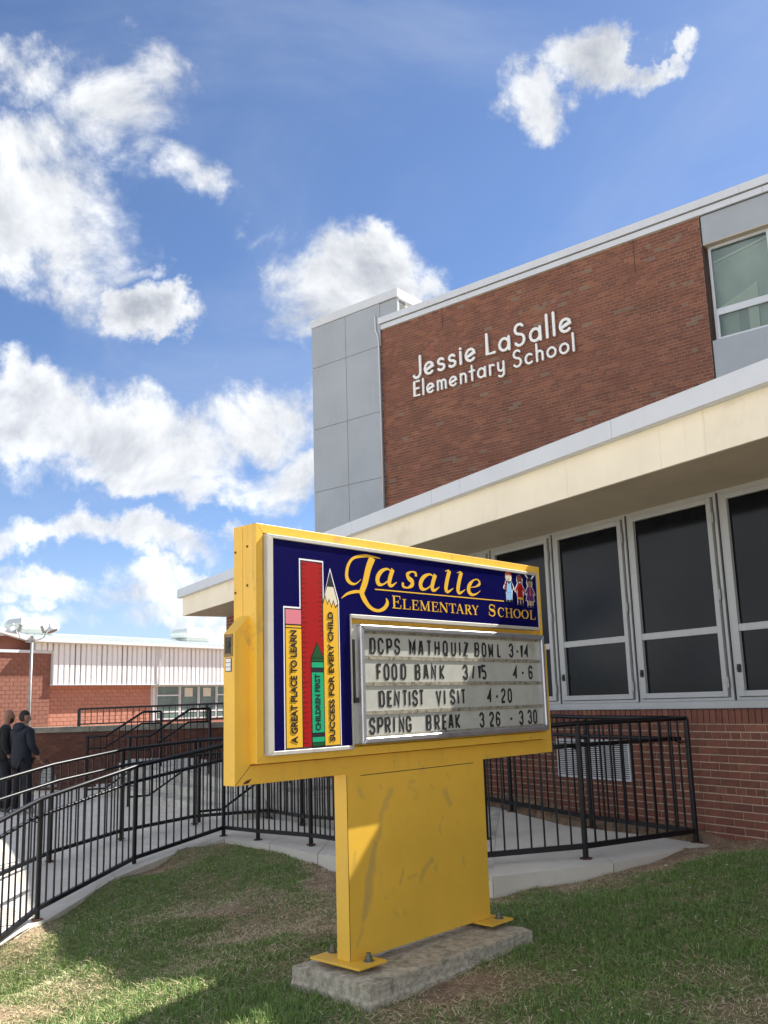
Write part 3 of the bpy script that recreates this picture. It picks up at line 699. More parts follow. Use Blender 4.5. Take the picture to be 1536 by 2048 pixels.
# room behind the screens is dark; a louvre vent
lv = link('louvre_vent', None, ent, (LV[0], 0, LV[2])); lw, lh = LV[1] - LV[0], LV[3] - LV[2]
MB().box(.01, lw - .01, -.0095, .0, .01, lh - .01).build('backing', 'gap_dark', lv)
b = MB(); frame_bars(b, 0, lw, 0, lh, .016, -.030, .03); b.build('frame', 'white_metal', lv)
sb = MB(); sb.prism([(-.034, 0), (-.012, .0075), (-.012, .0095), (-.034, .009)], 'x', .016, lw - .016)
sme = sb.mesh('slat', 'white_trim')
for k in range(19): link('slat', sme, lv, (0, 0, .014 + k * (lh - .022) / 19))
for (a, c) in ((-.016, lw + .016),): pass
# canopy : cream boarding, white metal edge, plaster soffit
F0 = Vector((-4.086, 17.822, 0)); fdv = Vector((.5117, -.8592, 0)); frot = math.atan2(fdv.y, fdv.x)
can = thing('canopy', 'long cream boarded canopy edged in white metal above the dark windows', 'canopy', F0, frot)
FL = 19.0
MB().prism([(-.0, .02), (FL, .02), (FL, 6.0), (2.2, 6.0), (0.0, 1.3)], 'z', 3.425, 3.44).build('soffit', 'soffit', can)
sj = [1.2 + 1.235 * k for k in range(15)]
prev = 0.0; 
for k, s_ in enumerate([2.45, 4.1, 5.9, 7.9, 9.25, 10.28, 11.35, 12.48, 13.7, 15.2, 17.0, 19.0]):
    bevel(MB().box(prev + .0008, s_ - .0008, 0, .03, 3.42, 3.79).build('fascia_board', 'cream_board', can), .0012); prev = s_
MB().box(.004, 2.0, .03, .05, 3.42, 3.79)
MB().prism([(0, .03), (.03, .03), (.03, 1.3), (0, 1.3)], 'z', 3.42, 3.79).build('end_board', 'cream_board', can)
MB().prism([(.05, .035), (FL, .035), (FL, 8.0), (3.5, 8.0), (.05, 1.35)], 'z', 3.45, 3.93).build('roof', 'gap_dark', can)
prev = -.42 + .3; 
for k, s_ in enumerate([1.1, 3.3, 5.5, 7.3, 9.21, 9.77, 12.035, 14.4, 16.8, 19.0]):
    b = MB(); b.box(prev + .002, s_ - .002, -.085, -.055, 3.79, 3.957); b.box(prev + .002, s_ - .002, -.055, .3, 3.937, 3.957); b.box(prev + .002, s_ - .002, -.057, .0, 3.785, 3.795)
    b.build('edge_flashing', 'white_metal', can); prev = s_
MB().prism([(-.12, -.05), (-.09, -.05), (-.09, 1.5), (-.12, 1.5)], 'z', 3.79, 3.957).build('edge_flashing', 'white_metal', can)
# debris on the canopy edge by the brick corner
px_, pz_ = 12.98, 3.957
dbr = thing('bird_spikes', 'small tangle of dark spikes on the canopy edge below the brick corner', 'bird spikes', F0 + fdv * px_ + Vector((0, 0, pz_)), frot)
b = MB()
for i in range(16):
    x = -.22 + .028 * i + random.uniform(-.01, .01); b.tube([(x, -.09, .02), (x + random.uniform(-.02, .02), -.10, -random.uniform(.03, .09))], .003, 5)
b.build('spikes', 'nest', dbr); dbr.scale = (.6, .6, .6)
b = MB(); b.tube([(-.22, -.085, .005), (.22, -.085, .03)], .006, 6); b.tube([(-.16, -.095, .0), (-.02, -.10, .02), (.06, -.095, -.03)], [.008, .022, .004], 8); b.build('strip', 'nest', dbr)

# ------------------------------------------------------------------ main block
UR = Vector((6.224, 15.761, 0)); uu = Vector((.7833, -.6217, 0)); urot = math.atan2(uu.y, uu.x)
sch = thing('school_building', 'tall red brick school block lettered with the school name above the canopy', 'building', UR, urot)
mw = MB().box(-7.85, 0.0, 0, .3, 0, 10.60).build('wall', 'mortar_dark', sch)
brick_wall(mw, -7.85, 0.0, 5.0, 10.585, 'brick', lambda u, z: -u - .12 * z, 300, header_rows=lambda r: r % 7 == 3, proud=.005, odd=.025)
# body behind (gives the real shadow over the lawn)
MB().box(-7.8, 2.4, .30, 12.5, 0, 10.6).build('block', 'grey_joint', sch)
MB().box(2.41, 20, 0, 12.5, 0, 10.9).build('block', 'brick', sch)
# brick return beside the window
MB().box(-.003, .0, -.003, .3, 5.9, 10.0)
rv = MB().box(0.0, .004, .01, .20, 8.06, 10.0).build('reveal', 'brick', sch)
# roof edge, two stepped strips
def strips(prefix, x0, x1, joints, y, z0, z1, d=.05):
    prev = x0
    for j in [q for q in joints if x0 < q < x1] + [x1]:
        MB().box(prev + .002, j - .002, y, y + d, z0, z1).build('roof_edge', 'white_metal', sch); prev = j
jn = [-7.9 + 2.6 * i for i in range(1, 4)]
strips('a', -7.87, 2.38, jn + [1.2], -.045, 10.60, 10.722)
strips('b', -7.87, 2.38, [q + .9 for q in jn], -.085, 10.742, 10.90, .08)
MB().box(-7.87, 2.38, -.03, .3, 10.72, 10.745).build('roof_gap', 'gap_dark', sch)
MB().box(-7.87, 2.4, -.05, .3, 10.88, 10.905).build('roof_cap', 'white_metal', sch)
# movement joint in brickwork
MB().box(-6.02, -6.008, -.008, .0, 10.1, 10.59).build('movement_joint', 'gap_dark', sch); MB().box(-1.33, -1.318, -.008, .0, 9.9, 10.59).build('movement_joint', 'gap_dark', sch)
# window bay at the right: spandrel panels and windows
MB().box(.03, 2.4, .012, .03, 10.01, 10.585).build('panel', 'grey_panel', sch)
MB().box(.03, 2.4, .012, .03, 5.5, 8.065).build('panel', 'grey_panel', sch)
MB().box(.0, .03, .02, .05, 5.5, 10.585).build('gap', 'gap_dark', sch)
MB().box(.03, 2.4, .012, .22, 9.99, 10.012).build('head', 'soffit', sch); MB().box(.03, 2.4, .02, .24, 8.05, 8.066).build('sill', 'window_frame', sch)
def upper_window(u):
    w = link('window', None, sch, (u, .16, 8.066)); Wd, H = 1.12, 1.925
    b = MB(); frame_bars(b, 0, Wd, 0, H, .05, 0, .06); b.box(.05, Wd - .05, 0, .06, .56, .66); bevel(b.build('frame', 'white_metal', w), .004)
    b = MB(); frame_bars(b, .05, Wd - .05, .05, .56, .035, -.01, .03); b.build('sash', 'white_metal', w)
    MB().box(.05, Wd - .05, .03, .034, .65, H - .045).build('pane', 'clear_glass', w)
    MB().box(.08, Wd - .08, .02, .024, .08, .53).build('pane', 'clear_glass', w)
    MB().box(.0, Wd, .125, .13, .0, H).build('room_back', 'interior_grey', w)
    MB().prism([(.06, .60), (.06, .70), (.80, 1.02), (.80, .60)], 'y', .10, .122).build('partition', 'interior_pale', w)
    MB().box(.42, .60, .09, .118, .02, .60).build('column', 'interior_dark', w); MB().box(.60, .78, .085, .12, .02, .60).build('column', 'interior_pale', w)
    MB().prism([(.06, 1.62), (1.06, 1.80), (1.06, 1.84), (.06, 1.66)], 'y', .10, .12).build('ceiling_edge', 'interior_pale', w)
    MB().prism([(.06, 1.66), (1.06, 1.84), (1.06, 1.92), (.06, 1.92)], 'y', .11, .124).build('ceiling', 'interior_dark', w)
    return w
w1 = upper_window(.06); copy_into(w1, sch, (1.19, .16, 8.066))
# grey panelled tower
tw = link('tower', None, sch, (-10.11, -.06, 0)); T = 2.26
MB().box(.01, T - .01, .02, .35, 0, 11.28).box(T - .02, 2.83, .09, .35, 10.62, 11.24).build('core', 'grey_joint', tw)
MB().box(.01, 2.80, .35, 3.6, 10.5, 11.26).build('block', 'cream_wall', tw)
MB().box(.01, T, .35, 3.6, 0, 10.5).build('shaft', 'grey_panel', tw)
hz = [5.2, 6.88, 8.52, 10.18, 11.285]; vx = [0, 1.165, T]
for i in range(4):
    for j in range(2):
        if i == 3 and j == 1: continue
        MB().box(vx[j] + .006, vx[j + 1] - .006, 0, .03, hz[i] + .006, hz[i + 1] - .006).build('panel', 'grey_panel', tw)
MB().box(vx[1] + .006, T + .03, 0, .03, 10.186, 11.279).build('panel', 'grey_panel', tw)
MB().box(T + .042, 2.835, 0, .06, 10.86, 11.24).build('panel', 'grey_panel', tw)
MB().box(0, T, 0, .3, 0, 5.2).build('panel', 'grey_panel', tw)
MB().box(-.02, 2.86, -.02, .06, 11.29, 11.51).build('parapet', 'white_metal', tw)
MB().box(2.79, 2.86, .06, 3.7, 11.27, 11.51).build('parapet', 'white_trim', tw)
MB().box(2.803, 2.83, .02, 3.6, 10.85, 11.27).build('return_wall', 'cream_wall', tw)
MB().box(-.02, 2.8, .06, 3.7, 11.27, 11.49).build('cap', 'white_metal', tw)
MB().tube([(T - .11, -.02, 11.0), (T - .10, -.03, 10.9), (T - .09, -.03, 10.6), (T - .02, -.03, 10.4), (T - .005, -.03, 10.2), (T - .005, -.03, 5.2)], .018, 8).build('conduit', 'white_trim', tw, smooth=True)

# ------------------------------------------------------------------ raised letters on the brick
def GL(ch):
    """geometric sans strokes on a 1-high box: list of polylines, width"""
    A = arc
    return {
     'J': ([[(.40, 1.0), (.40, .22)] + A(.2, .22, .2, .24, 0, -150, 8)], .44), 'e': ([A(.26, .28, .24, .27, -45, -340, 14) + [(.04, .20)]], .52),
     's': ([A(.2, .42, .15, .13, 30, 250, 8) + A(.2, .14, .17, .14, 80, -150, 8)], .40), 'i': ([[(.06, 0), (.06, .56)]], .12),
     'L': ([[(.06, 1.0), (.06, .06), (.44, .06)]], .46), 'a': ([A(.26, .28, .23, .27, 0, 360, 16), [(.50, .58), (.50, 0)]], .56),
     'S': ([A(.26, .76, .2, .22, 35, 250, 10) + A(.26, .27, .22, .25, 80, -150, 10)], .54), 'l': ([[(.06, 1.0), (.06, 0)]], .12),
     'E': ([[(.42, .95), (.06, .95), (.06, .05), (.42, .05)], [(.06, .5), (.38, .5)]], .44), 'm': ([[(.06, .58), (.06, 0)], [(.06, .35)] + A(.2, .38, .14, .18, 170, 0, 8) + [(.34, 0)], [(.34, .35)] + A(.48, .38, .14, .18, 170, 0, 8) + [(.62, 0)]], .68),
     'n': ([[(.06, .58), (.06, 0)], [(.06, .35)] + A(.23, .37, .17, .19, 170, 0, 8) + [(.40, 0)]], .46), 't': ([[(.16, .88), (.16, 0)], [(.0, .56), (.32, .56)]], .32),
     'r': ([[(.06, .58), (.06, 0)], [(.06, .35)] + A(.22, .36, .16, .2, 170, 50, 6)], .34), 'y': ([[(.05, .58), (.05, .3)] + A(.22, .26, .17, .2, 180, 350, 8), [(.40, .58), (.40, -.1)] + A(.22, -.1, .18, .18, 0, -140, 8)], .46),
     'c': ([A(.26, .28, .23, .27, 50, 310, 14)], .46), 'h': ([[(.06, 1.0), (.06, 0)], [(.06, .35)] + A(.23, .37, .17, .19, 170, 0, 8) + [(.40, 0)]], .46),
     'o': ([A(.27, .28, .24, .27, 0, 360, 18)], .54)}[ch]
def wall_text(txt, u0, u1, z0, h, wd):
    adv = [];
    for c in txt: adv.append(.34 if c == ' ' else GL(c)[1] + .20)
    tot = sum(adv) - .2; s = (u1 - u0) / (tot * h); u = u0
    for c, a in zip(txt, adv):
        if c != ' ':
            b = MB()
            for si, st in enumerate(GL(c)[0]):
                q = [(p[0] * h * s, p[1] * h) for p in st]; y0 = -.07 - .0015 * si
                b.rib(q, wd, y0, -.03)
                for e in (q[0], q[-1]):
                    if c not in 'aox' or si: b.tube([(e[0], y0 - .0006, e[1]), (e[0], -.03, e[1])], wd / 2, 12)
            if c == 'i': b.tube([(.06 * h * s, -.07, .72 * h), (.06 * h * s, -.03, .72 * h)], wd * .55, 12)
            b.tube([(.06 * h * s, -.04, .2 * h), (.06 * h * s, .0, .2 * h)], .006, 6)
            link('letter', b.mesh('letter', 'letter_white'), sch, (u, 0, z0))
        u += a * h * s
wall_text('Jessie LaSalle', -6.86, -2.76, 9.09, .50, .058)
wall_text('Elementary School', -6.87, -2.72, 8.63, .38, .045)

# ------------------------------------------------------------------ the yellow sign
SG = Vector((-.253, 5.171, 0)); srot = math.atan2(.729, .685)
sign = thing('school_sign', 'large yellow school sign with navy panel, letter board and wide post', 'sign', SG, srot)
SB = .21
# post: box with seam, two base plates
po = bevel(MB().box(0, 1.272, 0, .10, SB, 1.21).build('post', 'yellow_post', sign), .003)
MB().box(.115, 1.16, -.0015, .0, 1.188, 1.192).build('seam', 'gap_dark', sign); MB().box(.003, .006, -.0012, .0, SB, 1.2).build('seam', 'rust', sign)
bolt = MB(); bolt.tube([(0, 0, 0), (0, 0, .006)], .030, 16).tube([(0, 0, .006), (0, 0, .026)], .021, 6).tube([(0, 0, .02), (0, 0, .044)], .013, 10).tube([(0, 0, -.05), (0, 0, 0)], .010, 8)
bme = bolt.mesh('bolt', 'bolt_steel')
for (a, c) in ((-.06, .16), (1.11, 1.34)):
    pl = bevel(MB().box(a, c, -.13, .26, SB - .012, SB + .001).build('base_plate', 'yellow_paint', sign), .002)
    for (x, y) in (((a + c) / 2, -.085), ((a + c) / 2 - .0, .20)): link('bolt', bme, pl, (x + (.03 if a < 0 else .05), y + .02, SB))
# cowling round the lower half of the cabinet: left, right arms and the bottom trough
cw = MB(); X0, X1, CT, CB = -.778, 2.107, 1.977, 1.205
cw.prism([(X0, CB), (X1, CB), (X1, CT), (X1 - .11, CT + .10), (X1 - .11, 1.30), (X0 + .106, 1.30), (X0 + .106, CT + .105), (X0, CT)], 'y', 0, .093)
bevel(cw.build('cowling', 'yellow_paint', sign), .0025)
MB().prism([(X0 + .003, CB + .003), (X0 + .006, CB + .003), (X0 + .106, 1.303), (X0 + .102, 1.303)], 'y', -.0012, 0).build('seam', 'rust', sign)
MB().prism([(X0 + .05, CB + .006), (X0 + .085, CB + .008), (X0 + .11, CB + .03), (X0 + .07, CB + .022)], 'y', -.0015, 0).build('rust_hole', 'rust', sign)
# cabinet body
KX0, KX1, KZ0, KZ1 = -.684, 1.985, 1.308, 2.558
MB().box(KX0 + .004, KX1 - .004, -.028, .128, KZ0 + .004, KZ1 - .004).build('cabinet', 'yellow_paint', sign)
MB().box(KX0 - .0, KX0 + .004, -.03, .05, KZ0, KZ1).box(KX0 - .0, KX0 + .004, .054, .13, KZ0, KZ1).build('side_panel', 'yellow_paint', sign)
MB().box(KX1 - .004, KX1, -.03, .13, KZ0, KZ1).build('side_panel', 'yellow_paint', sign)
# mitred front frame
def mitre(b, pts): b.prism(pts, 'y', -.060, -.028)
fw = .048
for pts in ([(KX0, KZ1), (KX1, KZ1), (KX1 - .03, KZ1 - fw), (KX0 + fw, KZ1 - fw)], [(KX0, KZ0), (KX0, KZ1 - .002), (KX0 + fw - .001, KZ1 - fw - .002), (KX0 + fw - .001, KZ0 + fw)],
            [(KX0 + .002, KZ0), (KX1, KZ0), (KX1 - .03, KZ0 + fw), (KX0 + fw, KZ0 + fw)], [(KX1, KZ0), (KX1, KZ1), (KX1 - .03, KZ1 - fw), (KX1 - .03, KZ0 + fw)]):
    b = MB(); mitre(b, pts); bevel(b.build('frame_bar', 'yellow_paint', sign), .0025)
scr = MB(); scr.tube([(0, 0, 0), (-.004, 0, 0)], .0065, 8); scm = scr.mesh('screw', 'rust')
for z in (2.44, 2.23, 1.99, 1.72, 1.44): link('screw', scm, sign, (KX0, .012, z))
for z in (2.42, 2.20): link('screw', scm, sign, (KX0, .115, z))
# L-shaped retainer and navy face
BX0, BX1, BZ0, BZ1, IX, IZ = -.591, 1.903, 1.367, 2.481, -.022, 2.103
L6 = [(BX0, BZ0), (IX, BZ0), (IX, IZ), (BX1, IZ), (BX1, BZ1), (BX0, BZ1)]
ex = [(BX0 - .042, BZ0 - .022), (IX + .008, BZ0 - .022), (IX + .008, IZ - .022), (BX1 + .006, IZ - .022), (BX1 + .006, BZ1 + .022), (BX0 - .042, BZ1 + .022)]
rt = MB()
for i in range(6):
    j = (i + 1) % 6; rt.prism([ex[i], ex[j], L6[j], L6[i]], 'y', -.088 - .0004 * i, -.03)
bevel(rt.build('retainer', 'retainer', sign), .006, 3)
pn = MB(); pn.prism(L6, 'y', -.080, -.05).build('face_panel', 'navy_vinyl', sign)
face = link('printed_graphics', None, sign, (0, -.080, 0))
def flat(name, material, polys, lay, outline=None):
    b = MB()
    for p in polys: b.prism(p, 'y', -.0007 * lay, -.0003)
    return b.build(name, material, face)
BB = 1.372
def outl(pts, w, lay, material='black_print', name='outline', closed=True):
    b = MB(); b.rib(pts, w, -.0007 * lay, -.0003, closed=closed); return b.build(name, material, face)
# white silhouette behind the school things
flat('outline', 'white_print', [[(-.517, BB), (-.105, BB), (-.105, 2.172), (-.170, 2.358), (-.222, 2.19), (-.222, 2.392), (-.402, 2.392), (-.402, 2.122), (-.517, 2.122)]], 1)
flat('outline', 'black_print', [[(-.509, BB + .001), (-.112, BB + .001), (-.112, 2.168), (-.170, 2.340), (-.229, 2.165), (-.229, 2.383), (-.393, 2.383), (-.393, 2.113), (-.509, 2.113)]], 2)
flat('ruler', 'red_print', [[(-.387, BB + .006), (-.327, BB + .006), (-.327, 1.85), (-.280, 1.935), (-.236, 1.85), (-.236, 2.376), (-.387, 2.376)]], 3)
b = MB()
for k in range(37):
    z = BB + .025 + k * .0268; l = .024 if k % 4 else .036
    b.box(-.387, -.387 + l, -.0028, -.0024, z - .0013, z + .0013)
    if z > 1.95 or k > 24: b.box(-.236 - l * .9, -.236, -.0028, -.0024, z + .012, z + .0146)
b.build('ruler_ticks', 'black_print', face)['kind'] = 'stuff'
flat('pencil_body', 'yellow_print', [[(-.503, BB + .006), (-.393, BB + .006), (-.393, 2.004), (-.503, 2.004)]], 3)
flat('pencil_band', 'yellow_print', [[(-.503, 2.010), (-.393, 2.010), (-.393, 2.020), (-.503, 2.020)]], 3)
flat('eraser', 'pink_print', [[(-.503, 2.028), (-.393, 2.028), (-.393, 2.106), (-.503, 2.106)]], 3)
flat('pencil_body', 'yellow_print', [[(-.229, BB + .006), (-.117, BB + .006), (-.117, 2.145), (-.135, 2.128), (-.150, 2.165), (-.166, 2.128), (-.182, 2.172), (-.196, 2.145), (-.212, 2.19), (-.229, 2.145)]], 3)
flat('pencil_wood', 'cream_print', [[(-.229, 2.158), (-.212, 2.202), (-.196, 2.157), (-.182, 2.184), (-.166, 2.142), (-.150, 2.178), (-.134, 2.141), (-.117, 2.158), (-.148, 2.25), (-.196, 2.25)]], 3)
flat('pencil_lead', 'black_print', [[(-.196, 2.252), (-.148, 2.252), (-.170, 2.332)]], 4)
cr0, cr1 = -.322, -.236
flat('crayon_edge', 'black_print', [[(cr0 - .004, BB), (cr1 + .002, BB), (cr1 + .002, 1.852), (-.279, 1.938), (cr0 - .004, 1.852)]], 4)
flat('crayon_end', 'dkgreen_print', [[(cr0, BB + .006), (cr1, BB + .006), (cr1, 1.397), (cr0, 1.397)]], 5)
flat('crayon_label', 'green_print', [[(cr0, 1.400), (cr1, 1.400), (cr1, 1.425), (cr0, 1.425)]], 5)
flat('crayon_label', 'green_print', [[(cr0, 1.449), (cr1, 1.449), (cr1, 1.770), (cr0, 1.770)]], 5)
flat('crayon_label', 'green_print', [[(cr0, 1.797), (cr1, 1.797), (cr1, 1.825), (cr0, 1.825)]], 5)
flat('crayon_tip', 'dkgreen_print', [[(cr0 + .002, 1.830), (cr1 - .002, 1.830), (cr1 - .002, 1.845), (cr0 + .002, 1.845)]], 5)
flat('crayon_tip', 'dkgreen_print', [[(cr0 + .004, 1.850), (cr1 - .004, 1.850), (-.279, 1.928)]], 5)
def vtext(txt, x, z0, z1, cap, lay=6, off=.028, material='black_print'):
    me = text_mesh(txt, 'lettering', material, z1 - z0, cap, off, .0006)
    o = link('lettering', me, face, (x, -.0007 * lay, z0)); 
    # text x axis -> +z, text y axis -> -x, normal -> -y
    o.rotation_mode = 'QUATERNION'; o.rotation_quaternion = Matrix(((0, -1, 0), (0, 0, -1), (1, 0, 0))).to_quaternion()
    return o
vtext('A GREAT PLACE TO LEARN', -.427, 1.40, 1.995, .046)
vtext('SUCCESS FOR EVERY CHILD', -.156, 1.397, 2.108, .040)
vtext('CHILDREN FIRST', -.262, 1.461, 1.762, .037)
# script name
def stroke(pts, ws, lay=2, n=6):
    q = smooth_pts([(p[0], p[1], w) for p, w in zip(pts, ws)], n); return [(a, b) for a, b, c in q], [c for a, b, c in q]
def add_stroke(b, pts, ws, lay, n=6):
    p, w = stroke(pts, ws, n=n); b.rib(p, w, -.0007 * lay, -.0003)
b = MB()
add_stroke(b, [(.250, 2.452), (.184, 2.456), (.110, 2.455), (.022, 2.434), (-.022, 2.392), (-.039, 2.34), (-.033, 2.303), (-.002, 2.282), (.036, 2.284), (.078, 2.312)], [.004, .012, .018, .016, .020, .024, .026, .018, .008, .003], 2)
add_stroke(b, [(.178, 2.452), (.140, 2.38), (.112, 2.30), (.080, 2.238)], [.050, .046, .044, .040], 2.5)
add_stroke(b, [(-.086, 2.190), (-.040, 2.218), (.015, 2.234), (.068, 2.238), (.095, 2.225)], [.003, .014, .018, .016, .010], 3)
add_stroke(b, [(.075, 2.240), (.098, 2.198), (.137, 2.158), (.178, 2.139), (.225, 2.136), (.270, 2.154), (.296, 2.186), (.287, 2.214)], [.034, .034, .026, .020, .018, .024, .026, .006], 3.5)
b.build('initial_letter', 'yellow_print', face)
def lower(kind, x0, x1, z0, h):
    b = MB(); w = x1 - x0; sl = .24
    X = lambda u, v: (x0 + u * w * .86 + v * h * sl, z0 + v * h)
    def S(pts, ws, lay): add_stroke(b, [X(*p) for p in pts], [q * h * (1.22 if q > .12 else 1) for q in ws], lay)
    if kind == 'a':
        S([(.66, .86), (.45, .98), (.18, .78), (.05, .4), (.12, .08), (.32, .02), (.55, .25), (.66, .6)], [.08, .12, .20, .26, .24, .12, .08, .08], 2)
        S([(.74, 1.0), (.66, .5), (.66, .12), (.80, .02), (1.02, .26)], [.24, .26, .24, .14, .03], 2.6)
    elif kind == 's':
        S([(.86, .74), (.80, .94), (.55, 1.0), (.28, .82), (.40, .58), (.64, .42), (.66, .18), (.40, .0), (.10, .06), (.06, .28)], [.16, .14, .09, .18, .24, .26, .22, .10, .14, .16], 2)
    elif kind == 'l':
        S([(.02, 1.30), (.30, 1.38)], [.03, .10], 2.6)
        S([(.38, 1.38), (.28, .8), (.26, .2), (.46, .02), (.86, .28)], [.26, .27, .26, .15, .03], 2)
    elif kind == 'e':
        S([(.14, .44), (.50, .52), (.76, .74), (.62, .98), (.34, .92), (.10, .56), (.10, .20), (.34, .0), (.62, .08), (.86, .30)], [.05, .07, .16, .10, .10, .24, .26, .15, .09, .03], 2)
    return b.build('script_letter', 'yellow_print', face)
for k, x0, x1, h in (('a', .200, .405, .104), ('s', .428, .590, .104), ('a', .590, .812, .104), ('l', .820, .965, .104), ('l', .944, 1.09, .104), ('e', 1.075, 1.265, .108)): lower(k, x0, x1, 2.292, h)
MB().rib([(.193, 2.262), (1.488, 2.270)], .007, -.0014, -.0003).build('rule', 'yellow_print', face)
def serif(ch, x0, x1, z0, h):
    b = MB(); w = x1 - x0; TK, TN, SR = .20 * h, .065 * h, .05 * h
    X = lambda u, v: (x0 + u * w, z0 + v * h); lay = [2.0]
    def ln(a, c, wd):
        b.rib([X(*a), X(*c)], wd, -.0007 * lay[0], -.0003); lay[0] += .25
    def ser(u, v, l=.20): ln((u - l, v), (u + l, v), SR)
    def A(pts, ws): b.rib([X(*p) for p in pts], [q * h for q in ws], -.0007 * lay[0], -.0003); lay[0] += .25
    if ch in 'ELF':
        ln((.26, 0), (.26, 1), TK); ser(.26, .975, .24 if ch == 'L' else .2); ln((.06, .03), (.95, .03), SR * 1.2)
        if ch == 'E': ln((.06, .965), (.90, .965), SR * 1.2); ln((.28, .52), (.70, .52), SR); ln((.70, .38), (.70, .66), SR); ln((.88, .74), (.88, .99), SR * 1.1)
        ln((.93, .0), (.97, .30), SR * 1.2)
    elif ch == 'M':
        ln((.14, 0), (.14, 1), TN); ln((.16, 1), (.50, .06), TK * .95); ln((.50, .04), (.82, 1), TN); ln((.84, 0), (.84, 1), TK); ser(.14, .03, .13); ser(.84, .03, .15); ser(.10, .975, .11); ser(.88, .975, .12)
    elif ch == 'N':
        ln((.16, 0), (.16, 1), TN); ln((.17, 1), (.84, .03), TK); ln((.84, 0), (.84, 1), TN); ser(.16, .03, .15); ser(.12, .975, .12); ser(.84, .975, .15)
    elif ch == 'T':
        ln((.5, 0), (.5, 1), TK); ln((.05, .965), (.95, .965), SR * 1.2); ser(.5, .03, .24); ln((.07, .74), (.07, .99), SR); ln((.93, .74), (.93, .99), SR)
    elif ch == 'A':
        ln((.50, 1), (.84, .0), TK); ln((.48, 1), (.16, .0), TN); ln((.28, .36), (.70, .36), SR); ser(.16, .03, .14); ser(.84, .03, .15)
    elif ch == 'R':
        ln((.22, 0), (.22, 1), TK); ser(.22, .03, .19); ln((.03, .965), (.5, .965), SR); A(arc(.42, .74, .30, .225, 90, -90, 10), [.05, .08, .13, .18, .2, .2, .2, .18, .13, .08, .05]); ln((.3, .515), (.45, .515), SR); ln((.44, .5), (.82, .02), TK * .95); ser(.88, .03, .10)
    elif ch == 'Y':
        ln((.16, 1), (.50, .45), TK * .95); ln((.84, 1), (.52, .45), TN); ln((.5, .5), (.5, 0), TK); ser(.5, .03, .2); ser(.15, .975, .15); ser(.84, .975, .13)
    elif ch == 'S':
        p = arc(.48, .74, .30, .23, 30, 255, 9) + arc(.48, .27, .34, .25, 75, -150, 10); n = len(p); A(p, [.06 + .15 * math.exp(-((i - n / 2) / 3.4) ** 2) + .02 for i in range(n)]); ln((.83, .68), (.83, .97), SR); ln((.12, .05), (.12, .36), SR)
    elif ch == 'C':
        p = arc(.55, .5, .42, .47, 40, 320, 18); n = len(p); A(p, [.05 + .17 * math.exp(-((i - n / 2 + .5) / 4) ** 2) for i in range(n)]); ln((.88, .66), (.88, .98), SR)
    elif ch == 'H':
        ln((.2, 0), (.2, 1), TK); ln((.8, 0), (.8, 1), TK); ln((.2, .51), (.8, .51), SR)
        for u in (.2, .8): ser(u, .03, .18); ser(u, .975, .18)
    elif ch == 'O':
        n = 28; p = [(.5 + .40 * math.cos(2 * math.pi * i / n), .5 + .45 * math.sin(2 * math.pi * i / n)) for i in range(n)]
        b.rib([X(*q) for q in p], [h * (.06 + .17 * math.cos(2 * math.pi * i / n) ** 2) for i in range(n)], -.0014, -.0003, closed=True)
    return b.build('serif_letter', 'yellow_print', face)
for ch, x0, x1, h in (('E', .335, .420, .078), ('L', .430, .506, .062), ('E', .515, .583, .062), ('M', .592, .692, .062), ('E', .703, .772, .062), ('N', .780, .872, .062), ('T', .878, .955, .062), ('A', .948, 1.036, .063), ('R', 1.042, 1.122, .063), ('Y', 1.118, 1.198, .063),
                      ('S', 1.300, 1.392, .082), ('C', 1.408, 1.488, .066), ('H', 1.496, 1.590, .066), ('O', 1.594, 1.686, .067), ('O', 1.692, 1.786, .067), ('L', 1.796, 1.868, .066)): serif(ch, x0, x1, 2.157, h)
